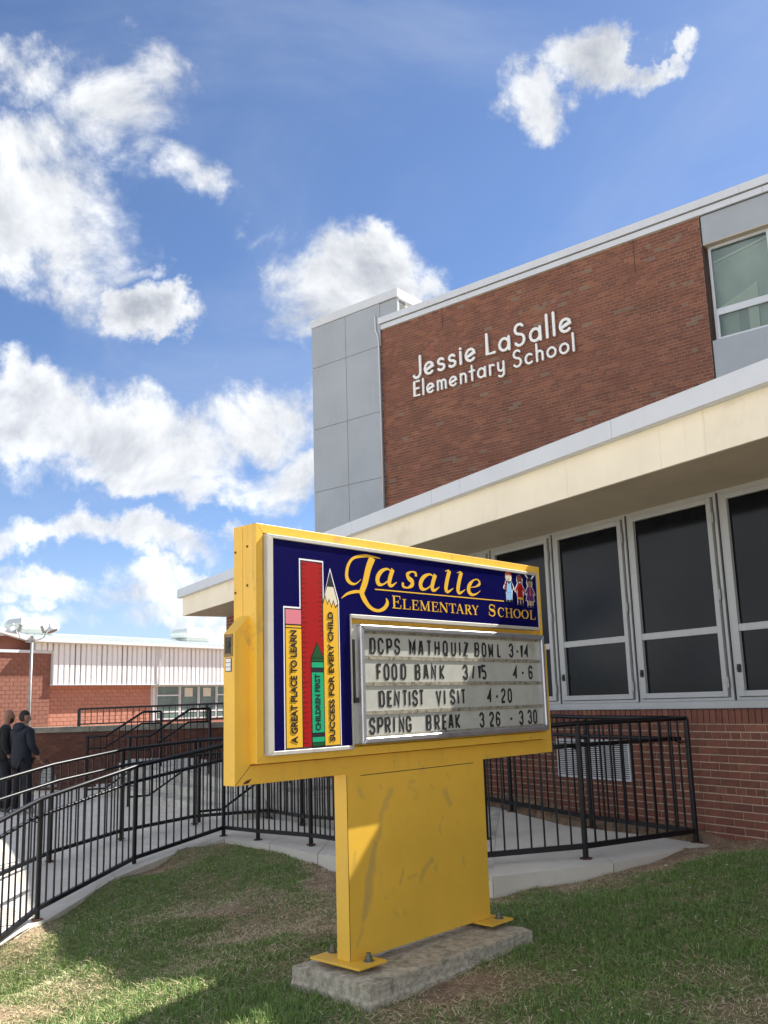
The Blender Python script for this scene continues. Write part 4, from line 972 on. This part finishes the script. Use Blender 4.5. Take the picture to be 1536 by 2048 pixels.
# three cartoon children holding hands, plain generic figures
def ell(cx, cz, rx, rz, n=18): return [(cx + rx * math.cos(2 * math.pi * i / n), cz + rz * math.sin(2 * math.pi * i / n)) for i in range(n)]
flat0 = flat
def kid(xc, zt, head, hair, body, legs, kind):
    x = 0.0
    def flat(nm, mt, polys, lay): return flat0(nm, mt, [[(xc + a_ * 1.22, b_) for a_, b_ in pl_] for pl_ in polys], lay)
    H = .22; z0 = zt - H
    flat('figure_outline', 'white_print', [ell(x, zt - .040, .031, .040)], 2); flat('figure_outline', 'white_print', [[(x - .022, zt - .06), (x + .022, zt - .06), (x + .056, zt - .118), (x + .050, zt - .132), (x + .036, zt - .130), (x + (.030 if kind < 2 else .047), zt - .172), (x + .030, zt - .176), (x + .031, z0 + .002), (x - .031, z0 + .002), (x - .030, zt - .176), (x - (.030 if kind < 2 else .047), zt - .172), (x - .036, zt - .130), (x - .050, zt - .132), (x - .056, zt - .118)]], 1.6)
    flat('figure_legs', legs, [[(x - .026, z0 + .012), (x - .003, z0 + .012), (x - .001, zt - .15), (x + .001, zt - .15), (x + .003, z0 + .012), (x + .026, z0 + .012), (x + .026, zt - .12), (x - .026, zt - .12)]], 3)
    if kind == 0:
        flat('figure_shirt', 'black_print', [[(x - .024, zt - .070), (x + .024, zt - .070), (x + .046, zt - .118), (x + .032, zt - .130), (x - .032, zt - .150), (x - .046, zt - .12)]], 3.4)
        flat('figure_stripes', 'orange_print', [[(x - .043 + .003 * k, zt - .09 - .018 * k), (x - .024, zt - .086 - .018 * k), (x - .024, zt - .094 - .018 * k), (x - .044 + .003 * k, zt - .098 - .018 * k)] for k in range(3)], 3.9)
        flat('figure_bib', body, [[(x - .016, zt - .078), (x - .008, zt - .078), (x - .006, zt - .092), (x + .006, zt - .092), (x + .010, zt - .078), (x + .018, zt - .078), (x + .026, zt - .15), (x - .026, zt - .15)]], 4.2)
    else:
        hem = zt - (.165 if kind == 1 else .170); fl = .028 if kind == 1 else .042
        flat('figure_coat', body, [[(x - .020, zt - .068), (x + .020, zt - .068), (x + .048, zt - .115), (x + .040, zt - .128), (x + .024, zt - .105), (x + fl, hem), (x - fl, hem), (x - .024, zt - .105), (x - .040, zt - .128), (x - .048, zt - .115)]], 3.4)
        flat('figure_trim', 'yellow_print' if kind == 1 else 'orange_print', [[(x - .028, hem), (x + .028, hem), (x + .026, hem - .014), (x - .026, hem - .014)]] if kind == 1 else [[(x - .004, zt - .075), (x + .004, zt - .075), (x + .009, zt - .135), (x - .007, zt - .135)]], 3.9)
    flat('figure_hand', 'cream_print' if kind == 0 else head, [ell(x + .045, zt - .122, .007, .007, 10)], 4.2)
    flat('figure_shoe', 'black_print', [ell(x - .015, z0 + .008, .014, .009, 12), ell(x + .016, z0 + .008, .014, .009, 12)], 4.6)
    flat('figure_head', head, [ell(x, zt - .042, .024, .030)], 4)
    flat('figure_hair', hair, [[(x - .026, zt - .036), (x - .024, zt - .016), (x - .012, zt - .002), (x + .010, zt - .003), (x + .025, zt - .018), (x + .024, zt - .030), (x, zt - .024)]], 4.6)
    flat('figure_eye', 'black_print', [ell(x - .007, zt - .040, .0022, .003, 8), ell(x + .009, zt - .040, .0022, .003, 8)], 5)
    flat('figure_mouth', 'white_print' if kind == 1 else 'brown_print', [[(x - .009, zt - .054), (x + .010, zt - .053), (x + .003, zt - .061), (x - .004, zt - .061)]], 5)
    if kind == 2: flat('figure_bunches', 'white_print', [[(x - .020, zt - .010), (x - .050, zt + .022), (x - .042, zt + .034), (x - .014, zt - .004)], [(x + .018, zt - .008), (x + .040, zt + .028), (x + .056, zt + .018), (x + .022, zt - .014)]], 3)
kid(1.558, 2.488, 'cream_print', 'orange_print', 'skyblue_print', 'skyblue_print', 0)
kid(1.692, 2.474, 'brown_print', 'brown_print', 'red_print', 'brown_print', 1)
kid(1.816, 2.462, 'tan_print', 'black_print', 'purple_print', 'tan_print', 2)

# letter board with its hinged aluminium door frame
brd = link('message_board', None, sign, (0, 0, 0))
MB().box(.020, 1.93, -.075, -.03, 1.372, 2.050).build('board_box', 'retainer', brd)
QX0, QX1, QZ0, QZ1 = .033, 1.922, 1.368, 2.046; q = .036
for pts in ([(QX0, QZ1), (QX1, QZ1), (QX1 - q, QZ1 - q), (QX0 + q, QZ1 - q)], [(QX0, QZ0), (QX0, QZ1 - .001), (QX0 + q - .001, QZ1 - q - .001), (QX0 + q - .001, QZ0 + q)],
            [(QX0 + .001, QZ0), (QX1, QZ0), (QX1 - q, QZ0 + q), (QX0 + q, QZ0 + q)], [(QX1, QZ0 + .001), (QX1, QZ1), (QX1 - q, QZ1 - q), (QX1 - q, QZ0 + q)]):
    b = MB(); b.prism(pts, 'y', -.112, -.06); bevel(b.build('door_frame', 'aluminium', brd), .009, 3)
MB().box(QX0 + q - .004, QX1 - q + .004, -.084, -.07, QZ0 + q - .004, QZ1 - q + .004).build('board_face', 'letter_board', brd)
for z in (1.857, 1.705, 1.541): MB().box(QX0 + q, QX1 - q, -.0895, -.084, z - .011, z + .011).build('letter_track', 'letter_rail', brd)
MB().box(QX0 + q, QX1 - q, -.088, -.084, QZ0 + q, QZ0 + q + .012).box(QX0 + q, QX1 - q, -.088, -.084, QZ1 - q - .014, QZ1 - q).build('letter_track', 'letter_rail', brd)
MB().box(-.004, .022, -.075, -.05, 1.60, 1.96).build('hinge_arm', 'dark_metal', brd); MB().box(-.002, .028, -.085, -.05, 1.60, 1.63).build('latch', 'dark_metal', brd)
MB().box(-.012, .022, -.074, -.045, 1.372, 2.05).build('door_stop', 'retainer', brd)
BG = {'D': ([[(.0, 0), (0, 1), (.7, 1), (1, .84), (1, .16), (.7, 0), (0, 0)]], 1), 'C': ([[(1, .72), (1, .84), (.72, 1), (.28, 1), (0, .84), (0, .16), (.28, 0), (.72, 0), (1, .16), (1, .28)]], 1), 'P': ([[(0, 0), (0, 1), (.75, 1), (1, .88), (1, .60), (.75, .46), (0, .46)]], 1),
      'S': ([[(1, .74), (1, .86), (.72, 1), (.28, 1), (0, .86), (0, .66), (.2, .54), (.8, .44), (1, .32), (1, .14), (.72, 0), (.28, 0), (0, .14), (0, .26)]], 1), 'M': ([[(0, 0), (0, 1), (.5, .25), (1, 1), (1, 0)]], 1.15), 'A': ([[(0, 0), (.42, 1), (.58, 1), (1, 0)], [(.2, .28), (.8, .28)]], 1.05),
      'T': ([[(0, 1), (1, 1)], [(.5, 1), (.5, 0)]], .95), 'H': ([[(0, 0), (0, 1)], [(1, 0), (1, 1)], [(0, .5), (1, .5)]], 1), 'Q': ([[(.0, .16), (0, .84), (.28, 1), (.72, 1), (1, .84), (1, .16), (.72, 0), (.28, 0), (0, .16)], [(.55, .2), (1.0, -.1)]], 1),
      'U': ([[(0, 1), (0, .16), (.28, 0), (.72, 0), (1, .16), (1, 1)]], 1), 'I': ([[(.0, 0), (.0, 1)]], .01), 'Z': ([[(0, 1), (1, 1), (0, 0), (1, 0)]], .95), 'B': ([[(0, 0), (0, 1), (.75, 1), (1, .88), (1, .64), (.75, .53), (1, .42), (1, .12), (.75, 0), (0, 0)], [(0, .53), (.75, .53)]], 1),
      'O': ([[(.0, .16), (0, .84), (.28, 1), (.72, 1), (1, .84), (1, .16), (.72, 0), (.28, 0), (0, .16)]], 1), 'W': ([[(0, 1), (.22, 0), (.5, .8), (.78, 0), (1, 1)]], 1.25), 'L': ([[(0, 1), (0, 0), (.9, 0)]], .9), '3': ([[(0, .78), (0, .86), (.28, 1), (.72, 1), (1, .86), (1, .64), (.8, .53), (.4, .53)], [(.8, .53), (1, .42), (1, .14), (.72, 0), (.28, 0), (0, .14), (0, .24)]], 1),
      '-': ([[(0, .46), (1, .46)]], .6), '1': ([[(0, .82), (.5, 1), (.5, 0)]], .35), '4': ([[(.75, 0), (.75, 1), (0, .28), (1, .28)]], 1.05), 'F': ([[(0, 0), (0, 1), (1, 1)], [(0, .52), (.8, .52)]], .9), 'N': ([[(0, 0), (0, 1), (1, 0), (1, 1)]], 1.05), 'K': ([[(0, 0), (0, 1)], [(1, 1), (.1, .45), (1, 0)]], 1),
      '/': ([[(0, 0), (1, 1)]], .6), '5': ([[(1, 1), (0, 1), (0, .56), (.7, .58), (1, .44), (1, .14), (.72, 0), (.28, 0), (0, .12)]], 1), '6': ([[(1, .78), (1, .86), (.72, 1), (.28, 1), (0, .84), (0, .16), (.28, 0), (.72, 0), (1, .16), (1, .42), (.72, .54), (0, .5)]], 1), 'E': ([[(1, 1), (0, 1), (0, 0), (1, 0)], [(0, .52), (.85, .52)]], .85),
      'V': ([[(0, 1), (.5, 0), (1, 1)]], 1.1), '2': ([[(0, .76), (0, .86), (.28, 1), (.72, 1), (1, .86), (1, .62), (0, .16), (0, 0), (1, 0)]], 1), '0': ([[(.0, .16), (0, .84), (.28, 1), (.72, 1), (1, .84), (1, .16), (.72, 0), (.28, 0), (0, .16)]], 1), 'R': ([[(0, 0), (0, 1), (.75, 1), (1, .88), (1, .60), (.75, .48), (0, .48)], [(.5, .48), (1, 0)]], 1),
      'G': ([[(1, .74), (1, .84), (.72, 1), (.28, 1), (0, .84), (0, .16), (.28, 0), (.72, 0), (1, .16), (1, .46), (.55, .46)]], 1)}
ROWS = [(1.876, [('D', .126), ('C', .196), ('P', .27), ('S', .338), ('M', .473), ('A', .553), ('T', .634), ('H', .71), ('Q', .791), ('U', .873), ('I', .957), ('Z', 1.001), ('B', 1.12), ('O', 1.198), ('W', 1.269), ('L', 1.371), ('3', 1.508), ('-', 1.59), ('1', 1.646), ('4', 1.69)]),
        (1.727, [('F', .179), ('O', .24), ('O', .308), ('D', .386), ('B', .517), ('A', .595), ('N', .667), ('K', .75), ('3', .986), ('/', 1.079), ('1', 1.148), ('5', 1.187), ('4', 1.541), ('-', 1.64), ('6', 1.728)]),
        (1.570, [('D', .194), ('E', .264), ('N', .32), ('T', .393), ('I', .453), ('S', .485), ('T', .544), ('V', .706), ('I', .783), ('S', .847), ('I', .919), ('T', .955), ('4', 1.232), ('-', 1.324), ('2', 1.389), ('0', 1.463)]),
        (1.417, [('S', .106), ('P', .172), ('R', .238), ('I', .307), ('N', .357), ('G', .42), ('B', .603), ('R', .684), ('E', .759), ('A', .816), ('K', .887), ('3', 1.139), ('2', 1.247), ('6', 1.315), ('-', 1.477), ('3', 1.586), ('3', 1.689), ('0', 1.756)])]
plate = {}
for z0, row in ROWS:
    for ch, x in row:
        b = MB(); sw = .0150; hh = .098 - sw; wd = (.050 - sw) * BG[ch][1]; tl = random.uniform(-.003, .003)
        for si, st in enumerate(BG[ch][0]):
            pts = [(sw / 2 + p[0] * wd + p[1] * tl, sw / 2 + p[1] * hh) for p in st]
            cl = pts[0] == pts[-1]
            b.rib(pts[:-1] if cl else pts, sw, -.0008 - .0004 * si, 0, closed=cl)
        o = b.build('letter', 'letter_black', brd, loc=(x + .004, -.0852, z0 + random.uniform(-.001, .002)))
# plaque and data label on the cowling end
pq = MB().box(X0 - .004, X0 - .0, .014, .084, 1.855, 1.972).build('plaque', 'brass', sign)
MB().box(X0 - .006, X0 - .004, .026, .072, 1.872, 1.955).tube([(X0 - .009, .049, 1.915), (X0 - .005, .049, 1.915)], .016, 14).build('emblem', 'dark_metal', sign)
MB().box(X0 - .003, X0 - .0, .024, .074, 1.778, 1.848).build('data_label', 'black_print', sign)
for k in range(3): MB().box(X0 - .004, X0 - .003, .028, .070, 1.782 + k * .022, 1.801 + k * .022).build('data_label', 'white_print', sign)

# footing
ft = MB(); ft.prism([(0, 0), (1.46, 0), (1.46, .61), (0, .61)], 'z', [-.12] * 4, [.17] * 4)
fto = ft.build('sign_footing', 'concrete_old', None, label='weathered concrete footing slab under the yellow sign post', cat='concrete slab')
fto.location = (-.139, 4.889, 0); fto.rotation_euler = (0, 0, srot)
bm = bmesh.new(); bm.from_mesh(fto.data); bmesh.ops.subdivide_edges(bm, edges=bm.edges, cuts=22, use_grid_fill=True)
for v in bm.verts:
    p = v.co * 9; e = max(0, 1 - min(abs(v.co.x), abs(v.co.x - 1.46)) / .05) + max(0, 1 - min(abs(v.co.y), abs(v.co.y - .61)) / .05)
    n_ = math.sin(p.x * 2.1 + p.z * 3) * math.sin(p.y * 2.7 + 1) + random.uniform(-.7, .7)
    v.co.z -= .002 * abs(n_) + (.008 * e * random.random() if v.co.z > .16 else 0)
    v.co.x += .0015 * n_; v.co.y += .002 * random.uniform(-1, 1)
    if v.co.z < .09: v.co.y -= .012 * (v.co.y < .02); v.co.x -= .012 * (v.co.x < .02)
bm.to_mesh(fto.data); bm.free()

# ------------------------------------------------------------------ retaining wall with cap and guard rail
RW = Vector((-13.0, 20.5, 0)); rwl = 10.4
ret = thing('retaining_wall', 'dark brick retaining wall with a concrete cap behind the plaza', 'wall', RW, 0)
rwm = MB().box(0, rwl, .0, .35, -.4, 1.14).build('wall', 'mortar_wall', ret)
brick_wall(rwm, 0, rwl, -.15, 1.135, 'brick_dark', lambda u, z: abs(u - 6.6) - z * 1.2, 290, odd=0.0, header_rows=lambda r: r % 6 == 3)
for k in range(5): bevel(MB().box(k * rwl / 5 + .004, (k + 1) * rwl / 5 - .004, -.05, .40, 1.14, 1.262).build('cap_stone', 'cap_stone', ret), .01)
gd = thing('guard_rail', 'low black guard rail standing on the cap of the retaining wall', 'railing', RW + Vector((5.93, .15, 1.262)))
GLn = 4.6
MB().bar((0, 0, .385), (GLn, 0, .43), .05, .045).build('top_rail', 'black_rail', gd); MB().bar((0, 0, .045), (GLn, 0, .09), .03, .03).build('bottom_rail', 'black_rail', gd)
MB().box(-.03, .03, -.03, .03, 0, .38).build('post', 'black_rail', gd); MB().box(2.9, 2.96, -.03, .03, 0, .40).build('post', 'black_rail', gd)
for k in range(1, 34): MB().box(k * .137 - .008, k * .137 + .008, -.008, .008, .05 + k * .0013, .38 + k * .0013).build('baluster', 'black_rail', gd)

# ------------------------------------------------------------------ far gymnasium
FO = Vector((-17.052, 45.0, 0)); fr = math.atan2(.807, .5906)
gym = thing('gymnasium', 'low red block gymnasium with white ribbed cladding across the yard', 'building', FO, fr)
def blocks(parent, u0, u1, z0, z1, material, y=0.0, L=.40, C=.20, limit=150):
    vv = []
    for i in range(8):
        b = MB(); b.box(.01, L - .01, -.02, .01, .01, C - .01, i / 7); vv.append(b.mesh('block', material))
    r = 0; z = z1 - C; n = 0; rest = MB()
    while z > z0 - C:
        u = u0 - (L / 2 if r % 2 else 0)
        while u < u1 - .02:
            a, c = max(u, u0), min(u + L, u1)
            if c - a > L - .01 and n < limit and z >= z0: link('block', random.choice(vv), parent, (a, y, z)); n += 1
            elif c - a > .05: rest.box(a + .01, c - .01, y - .02, y + .01, z + .01, z + C - .01, random.random())
            u += L
        z -= C; r += 1
    if rest.v: o = rest.build('blockwork', material, parent); o['kind'] = 'stuff'
gw_ = MB().box(-.03, 24, 0, .3, -.5, 2.92).build('wall', 'block_joint', gym)
blocks(gw_, -.02, 6.45, .2, 2.92, 'block_red', limit=150)
lw_ = MB().box(-9, -.03, -.25, .3, -.5, 4.48).build('side_wall', 'block_joint', gym)
blocks(lw_, -9, -.03, .2, 4.48, 'block_red_dim', y=-.25, limit=140)
MB().box(-9, .06, -.37, .1, 4.48, 4.62).build('wall_trim', 'white_metal', gym)
MB().box(-9, -1.02, .0, .2, 4.62, 5.3).build('gable_wall', 'brick', gym)
MB().prism([(-9, 6.9), (-1.0, 5.0), (-1.0, 5.26), (-9, 7.2)], 'y', -.3, .1).build('barge_board', 'white_trim', gym)
# ribbed cladding panels
pm_ = MB(); pm_.prism([(0, 0), (.305, 0), (.305, -.03), (.29, -.035), (.17, -.035), (.13, -.105), (.02, -.105), (0, -.06)], 'z', 0, 1)
def rib_panel(z0, z1):
    b = MB(); b.prism([(.0, .02), (.322, .02), (.322, .0), (.265, .0), (.235, -.045), (.03, -.045), (.008, .0), (.0, .0)], 'z', z0, z1); return b.mesh('cladding_panel', 'cladding')
tall = rib_panel(2.94, 5.02); short = rib_panel(4.62, 5.02)
clad = link('cladding', None, gym, (0, -.42, 0)); MB().box(-.02, 24, .0, .42, 2.94, 5.0).box(-1.0, -.02, 0, .42, 4.62, 5.0).build('backing', 'white_trim', clad)
k = 0; u = .0
while u < 12.6: link('cladding_panel', tall, clad, (u, 0, 0)); u += .322
u = -.966
while u < -.1: link('cladding_panel', short, clad, (u, 0, 0)); u += .322
MB().box(-.02, 24, -.09, .0, 2.92, 2.95).build('drip', 'white_metal', clad)
gut = MB().box(-1.3, 24, -.85, -.55, 5.02, 5.16).build('gutter', 'white_trim', gym); MB().box(-1.3, 24, -.60, -.42, 4.99, 5.03).build('eave', 'white_metal', gym)
rb = MB(); N = 10; prof = [(-.75 + 8.5 * i / N, 5.15 + .95 * math.sin(math.pi / 2 * i / N)) for i in range(N + 1)]
rb.prism([(a, c) for a, c in prof] + [(7.75, 5.0), (-.75, 5.0)], 'x', -1.3, 40).build('roof', 'roof_metal', gym)
for k in range(42):
    u = -1.25 + .41 * k
    if u > 16: break
    b = MB(); b.tube([(u, a, c + .02) for a, c in prof[:8]], .02, 5); b.build('roof_seam', 'roof_metal', gym)
b = MB(); b.tube([(6.60, -.60, 5.05), (6.58, -.56, 4.8), (6.58, -.53, 2.9)], .05, 8).tube([(6.58, -.53, 2.92), (6.58, -.06, 2.75), (6.58, -.06, .2)], .05, 8); b.build('downpipe', 'white_trim', gym)
MB().box(6.45, 6.78, -.02, .05, .2, 2.92).build('pilaster', 'white_trim', gym)
wz0, wz1 = 1.0, 2.90
for k in range(6):
    u = 6.82 + 1.42 * k + (.28 if k else 0) * 1
    w = link('window', None, gym, (u, -.03, wz0)); Wd = 1.66 if k == 0 else 1.38
    b = MB(); frame_bars(b, 0, Wd, 0, wz1 - wz0, .06, -.03, .02); b.box(.06, Wd - .06, -.03, .02, .38, .45)
    if k in (0, 3): b.box(.06, Wd - .06, -.03, .02, 1.30, 1.37)
    b.build('frame', 'white_trim', w); MB().box(.05, Wd - .05, -.005, .01, .05, wz1 - wz0 - .05).build('pane', 'glass_far', w)
    if k in (1, 2): MB().box(.35, .95, -.012, -.006, 1.25, 1.75).build('poster', 'cream_wall', w)
# roof ventilators
def roof_unit(u, label):
    r = thing('roof_ventilator', label, 'roof ventilator', FO + Vector((.5906 * u - .807 * 2.4, .807 * u + .5906 * 2.4, 5.55)), fr, 'roof ventilators on the gymnasium')
    bevel(MB().box(-.9, .9, -.5, .5, -.1, .30).build('curb', 'roof_metal', r), .02)
    b = MB(); b.prism([(-1.15, .30), (1.15, .30), (1.2, .60), (.95, .86), (-.05, .92), (-.95, .90), (-1.2, .60)], 'y', -.7, .7); bevel(b.build('hood', 'roof_metal', r), .05, 3)
    for k in range(6): MB().prism([(-1.10 + .19 * k, .38), (-.98 + .19 * k, .38), (-.96 + .18 * k, .84), (-1.06 + .18 * k, .84)], 'y', -.73, -.69).build('fin', 'cladding', r)
roof_unit(.55, 'white roof ventilator directly behind the floodlight pole'); roof_unit(11.6, 'white roof ventilator beside the end of the canopy')

# floodlight pole
lp_ = thing('floodlight_pole', 'slim grey pole carrying two small round floodlights', 'floodlight', (-9.95, 25, 0))
MB().tube([(0, 0, -.3), (0, 0, 3.62)], [.047, .038], 12).build('pole', 'lamp_metal', lp_, smooth=True)
MB().tube([(0, 0, 3.55), (0, 0, 3.72)], .05, 10).tube([(-.40, 0, 3.86), (-.33, 0, 3.66), (-.18, 0, 3.60), (.18, 0, 3.60), (.33, 0, 3.66), (.40, 0, 3.86)], .014, 8).build('crossarm', 'lamp_metal', lp_)
for sgn, tilt in ((-1, .20), (1, -.42)):
    h = link('floodlight', None, lp_, (.56 * sgn, -.05, 3.90)); h.rotation_euler = (0, tilt, 0); h.scale = (.8, .8, .8)
    MB().tube([(0, 0, -.10), (0, 0, -.085), (0, 0, 0), (0, 0, .10), (0, 0, .14)], [.20, .20, .165, .08, .03], 18).tube([(0, 0, .12), (0, 0, .24)], [.045, .03], 10).build('shade', 'white_metal', h, smooth=True)
    MB().tube([(0, 0, -.108), (0, 0, -.098)], .175, 18).build('lens', 'lamp_lens', h)
    MB().box(-sgn * .28 - .05, -sgn * .28 + .05, -.05, .05, -.02, .24).tube([(-sgn * .22, 0, .02), (-sgn * .08, 0, .08)], .018, 6).build('ballast', 'lamp_metal', h)

# ------------------------------------------------------------------ people
def skin_obj(name, verts, edges, radii, material, parent, sub=2, root=0):
    me = bpy.data.meshes.new(name); me.from_pydata(verts, edges, []); o = link(name, me, parent)
    sk = o.modifiers.new('skin', 'SKIN'); sk.use_smooth_shade = True
    for i, (v, r) in enumerate(zip(me.skin_vertices[0].data, radii)): v.radius = r if isinstance(r, tuple) else (r, r); v.use_root = (i == root)
    ss = o.modifiers.new('sub', 'SUBSURF'); ss.levels = sub; ss.render_levels = sub
    bpy.context.view_layer.update(); me2 = bpy.data.meshes.new_from_object(o.evaluated_get(bpy.context.evaluated_depsgraph_get()))
    o.modifiers.clear(); o.data = me2; me2.name = name; me2.materials.clear(); me2.materials.append(MATS[material])
    me2.polygons.foreach_set('use_smooth', [True] * len(me2.polygons)); return o
def ellipsoid(name, c, r, material, parent, cut=None, nseg=20):
    bm = bmesh.new(); bmesh.ops.create_uvsphere(bm, u_segments=nseg, v_segments=14, radius=1)
    for v in bm.verts: v.co = Vector((v.co.x * r[0], v.co.y * r[1], v.co.z * r[2]))
    if cut: 
        dl = [v for v in bm.verts if cut(v.co)]; bmesh.ops.delete(bm, geom=dl, context='VERTS')
    me = bpy.data.meshes.new(name); bm.to_mesh(me); bm.free(); me.materials.append(MATS[material]); me.polygons.foreach_set('use_smooth', [True] * len(me.polygons))
    return link(name, me, parent, c)
def person(label, loc, rz, head_turn, skin, coat, bald, shoe, H=1.78, reach=False):
    p = thing('person', label, 'person', loc, rz); s = H / 1.78
    # faces +y locally
    V = [(0, 0, .95), (0, -.01, 1.12), (0, -.01, 1.32), (0, -.01, 1.45), (0, .01, 1.53), (0, .02, 1.60),
         (-.10, 0, .88), (-.11, .02, .50), (-.12, -.02, .09), (-.12, .13, .04), (.10, 0, .88), (.11, .05, .50), (.12, .06, .09), (.12, .20, .04),
         (-.17, -.01, 1.43), (-.24, -.02, 1.17), (-.25, .10, .95), (-.25, .15, .88), (.17, -.01, 1.43), (.24, -.02, 1.17), (.24, .14 if reach else .06, .97), (.22, .20 if reach else .08, .90)]
    E_ = [(0, 1), (1, 2), (2, 3), (3, 4), (4, 5), (0, 6), (6, 7), (7, 8), (8, 9), (0, 10), (10, 11), (11, 12), (12, 13), (3, 14), (14, 15), (15, 16), (16, 17), (3, 18), (18, 19), (19, 20), (20, 21)]
    rd = [(.16, .12), (.14, .11), (.16, .12), (.11, .08), .055, .055, .085, .06, .045, .035, .085, .06, .045, .035, .06, .045, .035, .028, .06, .045, .035, .028]
    V = [tuple(c * s for c in v) for v in V]
    skin_obj('body', V, E_, rd, skin, p)
    hd = link('head', None, p, (0, .035 * s, 1.655 * s)); hd.rotation_euler = (0, 0, head_turn)
    # continuous head shape with jaw, brow and nose
    bm = bmesh.new(); bmesh.ops.create_uvsphere(bm, u_segments=28, v_segments=22, radius=1)
    for v in bm.verts:
        x, y, z = v.co; w = 1 - .22 * max(0, -z) ** 1.3
        q = Vector((x * .076 * w, y * .095 * (1 - .08 * max(0, -z)), z * .122))
        if y > .75 and abs(x) < .22 and -.35 < z < .15: q.y += .020 * (1 - abs(x) / .22) * (1 if z < -.05 else .5)
        if y > .6 and .05 < z < .3: q.y -= .004 + .006 * (abs(abs(x) - .38) < .18)
        if y > .6 and z < -.6: q.y += .008
        v.co = q
    me = bpy.data.meshes.new('face'); bm.to_mesh(me); bm.free(); me.materials.append(MATS[skin]); me.polygons.foreach_set('use_smooth', [True] * len(me.polygons)); link('face', me, hd)
    for sx_ in (-1, 1):
        ellipsoid('ear', (sx_ * .078, -.01, -.005), (.012, .022, .034), skin, hd); ellipsoid('eye', (sx_ * .030, .083, .016), (.012, .006, .006), 'hair_black', hd)
    ellipsoid('mouth', (0, .090, -.058), (.024, .006, .005), 'brown_print', hd)
    if bald: ellipsoid('beard', (0, .012, -.038), (.075, .098, .098), 'hair_black', hd, cut=lambda c: c.z > -.010 + .02 * abs(c.x) / .07 or c.y < .01 or (abs(c.x) < .028 and abs(c.z + .018) < .008))
    else: ellipsoid('hair', (0, -.008, .018), (.084, .100, .118), 'hair_black', hd, cut=lambda c: (c.z < .01 and c.y > -.02) or c.z < -.085)
    # coat over torso and arms
    CV = [(0, -.01, .74), (0, -.01, .95), (0, -.015, 1.15), (0, -.02, 1.33), (0, -.01, 1.44), (0, .0, 1.53),
          (-.19, -.01, 1.40), (-.27, -.03, 1.17), (-.265, .10, .97), (.19, -.01, 1.40), (.27, -.03, 1.17), (.255, .14 if reach else .06, .99)]
    CE = [(0, 1), (1, 2), (2, 3), (3, 4), (4, 5), (4, 6), (6, 7), (7, 8), (4, 9), (9, 10), (10, 11)]
    cr_ = [(.21, .165), (.215, .165), (.205, .16), (.20, .15), (.15, .12), (.095, .09), .085, .07, .062, .085, .07, .055]
    skin_obj('coat', [tuple(c * s for c in v) for v in CV], CE, cr_, coat, p)
    if not bald: ellipsoid('hood', (0, -.09 * s, 1.49 * s), (.13, .09, .085), coat, p)
    TV = [(0, 0, .92), (-.10, 0, .86), (-.11, .02, .50), (-.12, -.02, .05), (.10, 0, .86), (.11, .05, .50), (.12, .06, .05)]
    skin_obj('trousers', [tuple(c * s for c in v) for v in TV], [(0, 1), (1, 2), (2, 3), (0, 4), (4, 5), (5, 6)], [(.15, .12), .105, .085, .072, .105, .085, .072], 'trousers', p)
    for (x, y) in ((-.12, .04), (.12, .11)): ellipsoid('shoe', (x * s, y * s, .04), (.052, .145, .045), shoe, p)
    # hands: palm, four fingers, thumb
    for (x, y, z) in ((-.25, .16, .87), ((.22), (.21 if reach else .09), .89)):
        h = link('hand', None, p, (x * s, y * s, z * s)); h.rotation_euler = (R(50 if reach else 15), 0, 0)
        hv = [(0, 0, 0), (0, .0, -.045), (0, 0, -.085)] ; skin_obj('palm', hv, [(0, 1), (1, 2)], [(.022, .018), (.036, .017), (.030, .015)], skin, h, 1)
        for k in range(4):
            xx = -.027 + .018 * k; l = [.058, .070, .074, .062][k]
            skin_obj('finger', [(xx, 0, -.085), (xx, .012, -.085 - l * .5), (xx, .034, -.085 - l * .85)], [(0, 1), (1, 2)], [.009, .008, .007], skin, h, 1)
        skin_obj('thumb', [(-.025, .005, -.03), (-.048, .02, -.055), (-.050, .035, -.080)], [(0, 1), (1, 2)], [.012, .010, .008], skin, h, 1)
    return p
def gp(px, py, z): q_ = onz(px, py, z); return (q_[0], q_[1], z)
a = gp(0, 1627, -.13); 
person('bald bearded man in a black coat turning to look right at the frame edge', (a[0] - .04, a[1] + .2, hp(a[0], a[1])), R(-65), R(-10), 'skin_mid', 'coat_black', True, 'shoe_dark', 1.80)
c_ = gp(64, 1622, -.13)
pz = hp(c_[0], c_[1])
person('dark haired man in a navy hooded coat seen from behind holding a striped bag', (c_[0] - .10, c_[1] - .3, pz), R(-28), R(-22), 'skin_warm', 'coat_navy', False, 'shoe_white', 1.77, reach=True)
bg_ = thing('shopping_bag', 'black and white striped bag hanging from the hand of the man in navy', 'bag', (c_[0] + .32, c_[1] - .16, pz + .42), R(-10))
b = MB(); b.prism([(-.17, -.02), (.18, .0), (.13, .22), (.02, .36), (-.05, .36), (-.14, .20)], 'y', -.05, .05); bevel(b.build('bag_body', 'bag_stripe', bg_), .03, 3)
MB().tube([(-.03, 0, .34), (-.05, 0, .43), (-.02, 0, .47), (.01, 0, .43), (.0, 0, .34)], .006, 6).build('handle', 'coat_black', bg_)

SC.render.engine = 'CYCLES'
